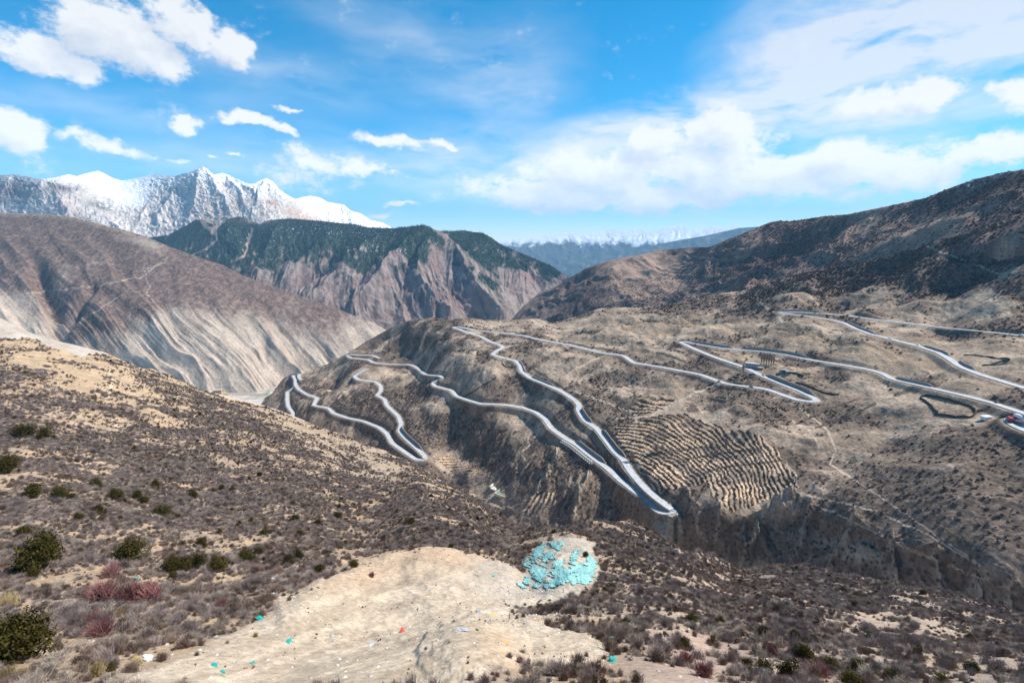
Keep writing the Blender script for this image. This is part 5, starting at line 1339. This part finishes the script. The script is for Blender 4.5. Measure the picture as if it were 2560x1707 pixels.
# ------------------------------------------------------------------ vehicles
CARW = plain_mat('white_paint', (0.78, 0.79, 0.80), 0.35, 0.05, 0.5, 0.5)
CARD = plain_mat('dark_paint', (0.035, 0.04, 0.05), 0.35, 0.05, 0.5, 0.5)
REDP = plain_mat('red_paint', (0.30, 0.025, 0.045), 0.45, 0.1, 0.5, 0.4)
TYRE = plain_mat('tyre', (0.02, 0.02, 0.02), 0.9, 0.1, 2, 0.1)
def extrude_profile(name, prof, w, mat, parent, taper=1.0):
    n = len(prof); v = [(x, -w/2*(taper if z > 0.95 else 1), z) for x, z in prof]+[(x, w/2*(taper if z > 0.95 else 1), z) for x, z in prof]
    f = [tuple(range(n)), tuple(range(2*n-1, n-1, -1))]+[(i, i+n, (i+1) % n+n, (i+1) % n) for i in range(n)]
    return link(name, set_mesh(name, v, faces=f, smooth=False), mat, parent)
def wheel(parent, x, y, r):
    k = 14; v = [(x+math.cos(i*2*math.pi/k)*r, y+s_*0.12, r+math.sin(i*2*math.pi/k)*r) for s_ in (-1, 1) for i in range(k)]
    f = [tuple(range(k)), tuple(range(2*k-1, k-1, -1))]+[(i, (i+1) % k, (i+1) % k+k, i+k) for i in range(k)]
    link('wheel', set_mesh('wheel', v, faces=f, smooth=False), TYRE, parent)
def car(px, py, mat, lab, shift=1.6):
    l, i = nearest_road(px, py); P = road_lines[l]; d, nrm = frame2(P)
    p = P[i]+nrm[i]*shift
    r = empty('car', p+np.array([0, 0, 0.02]), math.atan2(d[i][1], d[i][0]))
    extrude_profile('body', [(-2.2, 0.35), (-2.2, 0.9), (-1.7, 0.94), (-1.15, 1.5), (0.55, 1.52), (1.15, 0.98), (2.1, 0.86), (2.25, 0.6), (2.2, 0.35)], 1.8, mat, r, 0.86)
    extrude_profile('windows', [(-1.5, 0.97), (-1.05, 1.42), (0.5, 1.44), (1.0, 1.0)], 1.62, GLASS, r, 1.0)
    for x in (-1.35, 1.4):
        for y in (-0.82, 0.82): wheel(r, x, y, 0.34)
    tag(r, lab, 'car')
car(2225,846,CARW,'white car on the second highest road, left of the two'); car(2295,864,CARW,'white car on the second highest road, right of the two'); car(2120,789,CARD,'dark car on the highest road'); car(2553,838,CARW,'white car on the highest road at the right edge')
car(1799,952,CARD,'dark car on the road leg below the ruins'); car(1906,940,CARD,'dark car on the road below the farmhouse'); car(1881,966,CARD,'dark car approaching the pointed hairpin'); car(2484,1008,CARD,'dark car on the third road near the right edge', -2.5)
def truck(px, py, cabm, boxm, lab, shift, rz=None):
    l, i = nearest_road(px, py); P = road_lines[l]; d, nrm = frame2(P); p = P[i]+nrm[i]*shift
    r = empty('truck', p+np.array([0, 0, 0.02]), math.atan2(d[i][1], d[i][0]) if rz is None else rz)
    extrude_profile('cab', [(2.2, 0.6), (2.2, 2.9), (3.7, 2.9), (4.1, 1.8), (4.15, 0.6)], 2.4, cabm, r)
    extrude_profile('windscreen', [(3.72, 1.85), (3.5, 2.7), (3.74, 2.7), (4.13, 1.85)], 2.1, GLASS, r)
    boxes('cargo_bed', [((6.2, 2.5, 2.3), (-1.1, 0, 2.15), 0, 0.08), ((6.2, 1.6, 0.4), (-1.1, 0, 0.78), 0, 0.04)], boxm, r)
    for x in (-3.2, -2.0, 3.1):
        for y in (-1.05, 1.05): wheel(r, x, y, 0.5)
    tag(r, lab, 'truck')
truck(2522,1052,REDP,REDP,'dark red truck parked on the loop of road at the right edge',0.5)
truck(2548,1047,CARW,CARW,'white covered truck behind the red truck on the road loop',1.8)
tent = boxes('site_cabin', [((7, 4, 2.6), (0, 0, 1.2), 0.2, 0.1), ((7.6, 4.6, 0.3), (0, 0, 2.65), 0.2, 0.05)], CARW); tent.location = V.hit(2465,1048); tag(tent, 'low white site cabin left of the road loop', 'cabin')

# ------------------------------------------------------------------ turquoise netting on the spoil heap
def netting():
    xs = np.arange(1262, 1496, 0.8); ys = np.arange(1342, 1482, 0.8)
    gx, gy = np.meshgrid(xs, ys)
    m = np.zeros(gx.shape)
    for c in [(1345,1382,16,34,28),(1352,1436,26,26,0),(1317,1407,12,16,-35),(1332,1425,12,16,-35),(1388,1364,20,9,20),(1396,1370,8,10,0),(1372,1392,22,14,-10),(1430,1428,62,13,-26),(1462,1432,36,20,-34),(1478,1408,16,26,-35),(1436,1391,11,20,20),(1434,1408,14,8,0),(1412,1448,74,14,-20),(1395,1412,24,10,-15),(1402,1432,40,14,-8),(1303,1464,24,5,32),(1318,1452,10,16,-15),(1345,1464,14,10,-20),(1468,1450,26,14,-24),(1382,1462,34,9,-14),(1402,1360,10,5,20),(1460,1440,40,20,-30)]:
        m = np.maximum(m, blob(gx, gy, *c))
    st = fbm((gx*0.9+gy*0.42)/22, (gy-gx*0.42)/7, 4, 951); ho = fbm(gx/3.2, gy/2.6, 3, 953)
    keep = (m*1.15+0.80*st+0.30*fbm(gx/2.2, gy/1.6, 2, 959)) > 0.60
    P = np.array([[A.hit(x, y) for x in xs] for y in ys])
    for _ in range(6):
        Q_ = P.copy(); Q_[1:-1, 1:-1] = (P[1:-1, 1:-1]*2+P[:-2, 1:-1]+P[2:, 1:-1]+P[1:-1, :-2]+P[1:-1, 2:])/6; P = Q_
    lift = 0.12+0.16*(ridged((gx*0.8+gy*0.5)/12, (gy-gx*0.5)/6, 3, 957))+0.1*ho
    P[..., 2] += np.clip(lift, 0.08, 0.8)
    idx = -np.ones(gx.shape, int); quads = []
    for i in range(len(ys)-1):
        for j in range(len(xs)-1):
            if keep[i, j] and keep[i+1, j+1] and keep[i, j+1] and keep[i+1, j]:
                c = P[i:i+2, j:j+2].reshape(-1, 3)
                if np.ptp(c[:, 1]) < 1.5: quads.append((i*len(xs)+j, i*len(xs)+j+1, (i+1)*len(xs)+j+1, (i+1)*len(xs)+j))
    q = np.array(quads); used = np.unique(q); remap = -np.ones(gx.size, int); remap[used] = np.arange(len(used))
    me = set_mesh('debris_netting', P.reshape(-1, 3)[used], quads=remap[q][:, ::-1], smooth=True)
    m_, nt, b = new_mat('turquoise_net'); b.inputs['Roughness'].default_value = 0.55; b.inputs['Specular IOR Level'].default_value = 0.25
    geo = N(nt, 'ShaderNodeNewGeometry'); nf = noise_node(nt, geo.outputs['Position'], 0.9, 8, 0.75)
    nt.links.new(mixc(nt, mapr(nt, nf, 0.36, 0.64), (0.10, 0.34, 0.33), (0.36, 0.58, 0.55)), b.inputs['Base Color'])
    o = link('debris_netting', me, m_)
    md = o.modifiers.new('thickness', 'SOLIDIFY'); md.thickness = 0.03
    tag(o, 'torn turquoise netting draped over the grey spoil heap', 'netting')
netting()

# ------------------------------------------------------------------ litter
def litter_mat(n, c): return plain_mat(n, c, 0.6, 0.25, 6.0, 0.2)
LM = {'white': litter_mat('white_plastic', (0.72, 0.73, 0.76)), 'teal': litter_mat('green_net_scrap', (0.03, 0.36, 0.31)), 'blue': litter_mat('blue_plastic', (0.05, 0.14, 0.30)), 'red': litter_mat('red_plastic', (0.60, 0.10, 0.07)), 'orange': litter_mat('orange_plastic', (0.72, 0.42, 0.12)), 'grey': litter_mat('grey_sack', (0.42, 0.44, 0.47))}
bagm = [lumpy('bag_mesh', 30+i, 3, (1, 0.75, 0.55), 0.32, 1.5, 0.3) for i in range(4)]
scrm = [lumpy('scrap_mesh', 50+i, 3, (1.2, 0.6, 0.30), 0.42, 1.8, 0.15) for i in range(4)]
LIT = [('bag','white',367,1650,26,'white plastic bag beside the straw tufts at the slide edge'),('bag','white',681,1449,12,'white bag on the scrub above the slide, left of the pair'),('bag','white',706,1445,10,'small white bag right of the single one above the slide'),('bag','white',722,1454,13,'white bag beside the stones above the slide'),('slab','white',576,1486,14,'cream white slab lying in the dry scrub'),
    ('scrap','teal',650,1548,22,'teal net scrap under the brown bush at the slide edge'),('bag','white',656,1543,14,'pale sack lying on the teal scrap at the slide edge'),('scrap','teal',333,1450,18,'teal scrap caught in the scrub near the red bushes'),('scrap','teal',535,1664,18,'teal scrap on the bare slide, nearest the bottom left'),('scrap','teal',628,1657,12,'small teal scrap on the bare slide, right of the first'),('scrap','teal',720,1605,20,'teal scrap in the open middle of the bare slide'),('scrap','teal',555,1680,14,'dull teal scrap near the bottom of the slide'),('scrap','teal',112,1580,12,'teal scrap in the left scrub above the big juniper'),
    ('bag','blue',298,1503,12,'blue plastic scrap between the two red bushes'),('bag','white',245,1610,12,'white litter in the left scrub, left piece'),('bag','white',290,1565,10,'white litter in the left scrub below the red bushes'),('scrap','red',1005,1579,20,'red plastic scraps on the bare slide'),('scrap','grey',1157,1576,28,'grey white rag on the low earth mound'),('scrap','grey',925,1613,18,'grey rag on the bare slide'),('scrap','grey',830,1590,12,'pale rag on the middle of the bare slide'),
    ('scrap','orange',1263,1608,14,'orange scrap on the bare earth below the mound'),('scrap','orange',1229,1538,14,'orange scrap at the crest of the earth mound'),('scrap','grey',1197,1529,18,'grey green rag at the crest of the earth mound'),('scrap','teal',1529,1598,24,'teal rag beside the slim little juniper'),('bag','teal',1531,1652,24,'bright teal bag on the right edge of the bare earth'),('scrap','teal',1293,1517,12,'teal scrap in the weeds below the netting heap'),('scrap','teal',1232,1440,10,'teal scrap on the gravel left of the netting heap'),('scrap','teal',1458,1382,9,'teal scrap under the juniper behind the netting heap')]
for k, (kd, c, px, py, w, lab) in enumerate(LIT):
    p = at(A, px, py); sz = wsize(p, w)*0.4
    if kd == 'slab':
        o = boxes('slab', [((2, 1.3, 0.35), (0, 0, 0.15), 0.3, 0.12)], LM[c]); nm = 'slab'
    else:
        src = (bagm if kd == 'bag' else scrm)[k % 4].copy(); o = link('litter_bag' if kd == 'bag' else 'litter_scrap', src, LM[c])
    o.location = p; o.scale = (sz, sz, sz); o.rotation_euler[2] = k*1.1
    tag(o, lab, 'litter')
DARKP = plain_mat('weathered_post', (0.10, 0.08, 0.07), 0.9, 0.2, 3, 0.05)
for px, py, hpx, lab in [(1273,1548,15,'thin dark post standing on the bare earth mound'),(1408,1481,9,'thin dark post below the netting heap')]:
    p = at(A, px, py); h_ = wsize(p, hpx)
    v, q = tubes(np.array([[0, 0, -0.2]]), np.array([[0.01, 0, h_*0.5]]), np.array([[0.03, 0.01, h_]]), np.array([0.05]), np.array([0.045]), np.array([0.04]), 6)
    tag(link('post', set_mesh('post', v, quads=q, smooth=False), DARKP, loc=p), lab, 'post')
# =================================================================== sky, sun, air, camera
def sky_world():
    w = bpy.data.worlds.new('World'); S.world = w; w.use_nodes = True
    nt = w.node_tree; nt.nodes.clear()
    out = N(nt, 'ShaderNodeOutputWorld')
    sky = N(nt, 'ShaderNodeTexSky', sky_type='NISHITA'); sky.sun_disc = False
    sky.sun_elevation = rad(SUN_EL); sky.sun_rotation = rad(SUN_AZ)
    sky.altitude = 3800; sky.air_density = 1.0; sky.dust_density = 0.5; sky.ozone_density = 2.0
    hs = N(nt, 'ShaderNodeHueSaturation'); hs.inputs['Hue'].default_value = 0.482; hs.inputs['Saturation'].default_value = 1.42; hs.inputs['Value'].default_value = 1.0
    nt.links.new(sky.outputs[0], hs.inputs['Color'])
    bg1 = N(nt, 'ShaderNodeBackground'); bg1.inputs['Strength'].default_value = 0.125
    nt.links.new(hs.outputs[0], bg1.inputs['Color'])
    # ---- clouds, laid out by compass direction and height above the horizon
    tc = N(nt, 'ShaderNodeTexCoord')
    sep = N(nt, 'ShaderNodeSeparateXYZ'); nt.links.new(tc.outputs['Generated'], sep.inputs[0])
    az = mathn(nt, 'ARCTAN2', sep.outputs['X'], sep.outputs['Y'])
    el = mathn(nt, 'ARCSINE', sep.outputs['Z'])
    cmb = N(nt, 'ShaderNodeCombineXYZ'); nt.links.new(az, cmb.inputs[0]); nt.links.new(el, cmb.inputs[1])
    base = cmb.outputs[0]
    def azel(px, py):
        x, z = ray(px, py); return math.atan2(float(x), 1.0), math.atan2(float(z), math.hypot(float(x), 1.0))
    def ell(px, py, rx, ry, rot):
        a0, e0 = azel(px, py); c, s_ = math.cos(rad(rot)), math.sin(rad(rot))
        a1, e1 = azel(px+c*rx, py+s_*rx); a2, e2 = azel(px-s_*ry, py+c*ry)
        R1 = math.hypot(a1-a0, e1-e0); th = math.atan2(e1-e0, a1-a0)
        R2 = math.hypot(a2-a0, e2-e0)
        return a0, e0, R1, R2, th
    def field(vec, blobs, soft):
        acc = None
        for (px, py, rx, ry, rot, wgt) in blobs:
            a0, e0, R1, R2, th = ell(px, py, rx, ry, rot)
            mp = N(nt, 'ShaderNodeMapping', vector_type='TEXTURE')
            mp.inputs['Location'].default_value = (a0, e0, 0); mp.inputs['Rotation'].default_value = (0, 0, th); mp.inputs['Scale'].default_value = (R1, R2, 1)
            nt.links.new(vec, mp.inputs['Vector'])
            ln = N(nt, 'ShaderNodeVectorMath', operation='LENGTH'); nt.links.new(mp.outputs[0], ln.inputs[0])
            v = mathn(nt, 'MULTIPLY', mathn(nt, 'MAXIMUM', mathn(nt, 'SUBTRACT', 1.35, ln.outputs['Value']), 0.0), wgt)
            acc = v if acc is None else (mathn(nt, 'ADD', acc, v) if soft else mathn(nt, 'SMOOTH_MAX', acc, v, 0.25))
        return acc
    CUM = [(255,85,185,95,18,1.0),(120,150,170,60,20,0.95),(380,130,110,55,20,0.9),(470,55,150,62,28,1.0),(585,115,75,62,40,1.0),
        (40,350,130,72,28,0.95),(485,307,50,20,-8,0.9),(610,290,85,24,12,0.95),(690,318,50,16,25,0.8),
        (280,378,130,22,8,0.62),(415,390,60,10,4,0.6),(775,395,120,42,10,0.8),(985,355,105,28,8,0.85),(1095,365,45,14,18,0.75),(900,425,110,26,4,0.7),(760,440,150,40,5,0.55),(985,440,50,9,4,0.6),(595,388,40,9,3,0.6),(525,388,22,6,3,0.55),(725,277,26,8,6,0.6),(1000,508,70,9,2,0.6),(950,530,80,12,4,0.5),
        (1820,340,140,72,4,1.05),(1640,358,78,44,0,1.05),(1500,435,250,78,-3,1.0),(1400,492,300,44,3,0.95),(1760,430,220,78,3,1.0),(1900,465,300,56,-2,0.95),(1660,495,260,36,0,0.9),
        (2230,243,190,46,-4,1.0),(2350,218,80,46,0,1.0),(2090,412,270,62,-2,1.0),(2260,410,200,62,0,0.95),(2500,360,130,52,-12,1.0),(2530,235,90,34,-8,0.85),(2380,400,140,50,-8,0.8)]
    VEIL = [(2250,120,680,150,-10,1.15),(1780,250,480,75,-22,1.15),(2100,300,680,120,-8,0.85),(1500,330,300,55,-18,0.75),(2350,20,700,120,-4,1.0),
        (1050,110,330,120,14,0.42),(1180,290,170,120,-20,0.42),(650,190,330,70,12,0.45),(250,240,420,50,6,0.42),(1350,150,140,150,-50,0.22),(1400,420,480,90,0,0.75),(760,400,330,80,5,0.55),(200,400,360,60,0,0.4),(2100,520,700,60,-6,0.35),(1200,430,260,50,3,0.4)]
    # warped coordinates give the ragged edges
    def warp(vec, scale, amt, sx, detail):
        mp = N(nt, 'ShaderNodeMapping'); mp.inputs['Scale'].default_value = (sx, 1.0, 1.0); nt.links.new(vec, mp.inputs[0])
        tn = N(nt, 'ShaderNodeTexNoise'); tn.inputs['Scale'].default_value = scale; tn.inputs['Detail'].default_value = detail; tn.inputs['Roughness'].default_value = 0.6
        nt.links.new(mp.outputs[0], tn.inputs['Vector'])
        sb = N(nt, 'ShaderNodeVectorMath', operation='SUBTRACT'); nt.links.new(tn.outputs['Color'], sb.inputs[0]); sb.inputs[1].default_value = (0.5, 0.5, 0.5)
        sc = N(nt, 'ShaderNodeVectorMath', operation='MULTIPLY'); nt.links.new(sb.outputs[0], sc.inputs[0]); sc.inputs[1].default_value = (amt, amt*0.6, 0)
        ad = N(nt, 'ShaderNodeVectorMath', operation='ADD'); nt.links.new(vec, ad.inputs[0]); nt.links.new(sc.outputs[0], ad.inputs[1])
        return ad.outputs[0]
    def cumulus(vec):
        f = field(warp(vec, 10.0, 0.12, 1.0, 8), CUM, False)
        mp = N(nt, 'ShaderNodeMapping'); mp.inputs['Scale'].default_value = (1.0, 1.5, 1.0); nt.links.new(vec, mp.inputs[0])
        n = noise_node(nt, mp.outputs[0], 15.0, 12, 0.70)
        gate = mapr(nt, f, 0.05, 0.45, 0.42, 1.0)
        return mathn(nt, 'ADD', f, mathn(nt, 'MULTIPLY', mathn(nt, 'MULTIPLY', mathn(nt, 'SUBTRACT', n, 0.5), 2.3), gate))
    f0 = cumulus(base)
    off = N(nt, 'ShaderNodeVectorMath', operation='ADD'); nt.links.new(base, off.inputs[0]); off.inputs[1].default_value = (0.022, 0.030, 0)
    f1 = cumulus(off.outputs[0])
    dens = mapr(nt, f0, 0.30, 0.62)
    dn = N(nt, 'ShaderNodeMapRange', interpolation_type='SMOOTHSTEP'); nt.links.new(f0, dn.inputs[0])
    dn.inputs[1].default_value = 0.26; dn.inputs[2].default_value = 0.78
    dens = dn.outputs[0]
    shade = mapr(nt, f1, 0.45, 1.25, 1.0, 0.80)
    # thin high veil, combed along its drift
    wv = warp(base, 2.2, 0.22, 0.7, 4)
    fv = field(wv, VEIL, True)
    rot = N(nt, 'ShaderNodeMapping'); rot.inputs['Rotation'].default_value = (0, 0, rad(-20)); rot.inputs['Scale'].default_value = (3.0, 11.0, 1.0); nt.links.new(wv, rot.inputs[0])
    nv = noise_node(nt, rot.outputs[0], 1.5, 8, 0.6)
    veil = mathn(nt, 'MULTIPLY', fv, mapr(nt, nv, 0.32, 0.64, 0.02, 1.55))
    veil = mapr(nt, veil, 0.02, 1.75, 0.0, 0.92)
    bgv = N(nt, 'ShaderNodeBackground'); bgv.inputs['Color'].default_value = (0.84, 0.90, 1.0, 1); low = mathn(nt, 'MULTIPLY', mathn(nt, 'POWER', 2.718, mathn(nt, 'MULTIPLY', mathn(nt, 'MAXIMUM', el, 0.0), -7.0)), 1.1)
    stv = mathn(nt, 'MULTIPLY', mathn(nt, 'ADD', low, 1.0), CLOUD)
    nt.links.new(stv, bgv.inputs['Strength'])
    bgc = N(nt, 'ShaderNodeBackground'); nt.links.new(stv, bgc.inputs['Strength'])
    cc = N(nt, 'ShaderNodeMix'); cc.data_type = 'RGBA'
    col = mixc(nt, mapr(nt, shade, 0.80, 1.0), (0.70, 0.755, 0.84), (1.0, 1.0, 1.0)); nt.links.new(col, bgc.inputs['Color'])
    nt.nodes.remove(cc)
    m1 = N(nt, 'ShaderNodeMixShader'); nt.links.new(veil, m1.inputs[0]); nt.links.new(bg1.outputs[0], m1.inputs[1]); nt.links.new(bgv.outputs[0], m1.inputs[2])
    m2 = N(nt, 'ShaderNodeMixShader'); nt.links.new(dens, m2.inputs[0]); nt.links.new(m1.outputs[0], m2.inputs[1]); nt.links.new(bgc.outputs[0], m2.inputs[2])
    nt.links.new(m2.outputs[0], out.inputs['Surface'])
CLOUD = 0.52
sky_world()
sun = bpy.data.lights.new('sun', 'SUN'); sun.energy = 4.1; sun.angle = rad(0.53); sun.color = (1.0, 0.925, 0.82)
so = bpy.data.objects.new('sun', sun); COL.objects.link(so)
sd = (math.sin(rad(SUN_AZ))*math.cos(rad(SUN_EL)), math.cos(rad(SUN_AZ))*math.cos(rad(SUN_EL)), math.sin(rad(SUN_EL)))
from mathutils import Vector
so.rotation_euler = Vector(sd).to_track_quat('Z', 'Y').to_euler()
so.location = (0, 0, 1500)

def haze_box():
    x0, x1, y0, y1, z0, z1 = -18500, 18500, -3200, 30500, -4300, 1800
    v = [(x, y, z) for x in (x0, x1) for y in (y0, y1) for z in (z0, z1)]
    f = [(0,1,3,2),(4,6,7,5),(0,4,5,1),(2,3,7,6),(0,2,6,4),(1,5,7,3)]
    me = set_mesh('haze', v, faces=f, smooth=False)
    m = bpy.data.materials.new('air'); m.use_nodes = True; nt = m.node_tree; nt.nodes.clear()
    o = N(nt, 'ShaderNodeOutputMaterial'); pv = N(nt, 'ShaderNodeVolumePrincipled')
    pv.inputs['Color'].default_value = (0.36, 0.68, 1.0, 1); pv.inputs['Density'].default_value = HAZE
    pv.inputs['Anisotropy'].default_value = 0.0
    nt.links.new(pv.outputs[0], o.inputs['Volume'])
    ob = link('haze', me, m); ob['kind'] = 'stuff'
HAZE = 3.6e-5
haze_box()

cam = bpy.data.cameras.new('camera'); co = bpy.data.objects.new('camera', cam); COL.objects.link(co)
cam.sensor_width = 36; cam.lens = FPX/W*36; cam.clip_start = 0.5; cam.clip_end = 200000
co.location = (0, 0, 0); co.rotation_euler = (math.pi/2-PITCH, 0, 0)
S.camera = co
S.view_settings.view_transform = 'Standard'; S.view_settings.look = 'None'; S.view_settings.exposure = 0.80; S.view_settings.gamma = 1.0
S.cycles.use_denoising = True
S.cycles.max_bounces = 4; S.cycles.diffuse_bounces = 2; S.cycles.glossy_bounces = 1; S.cycles.transparent_max_bounces = 8; S.cycles.volume_bounces = 0
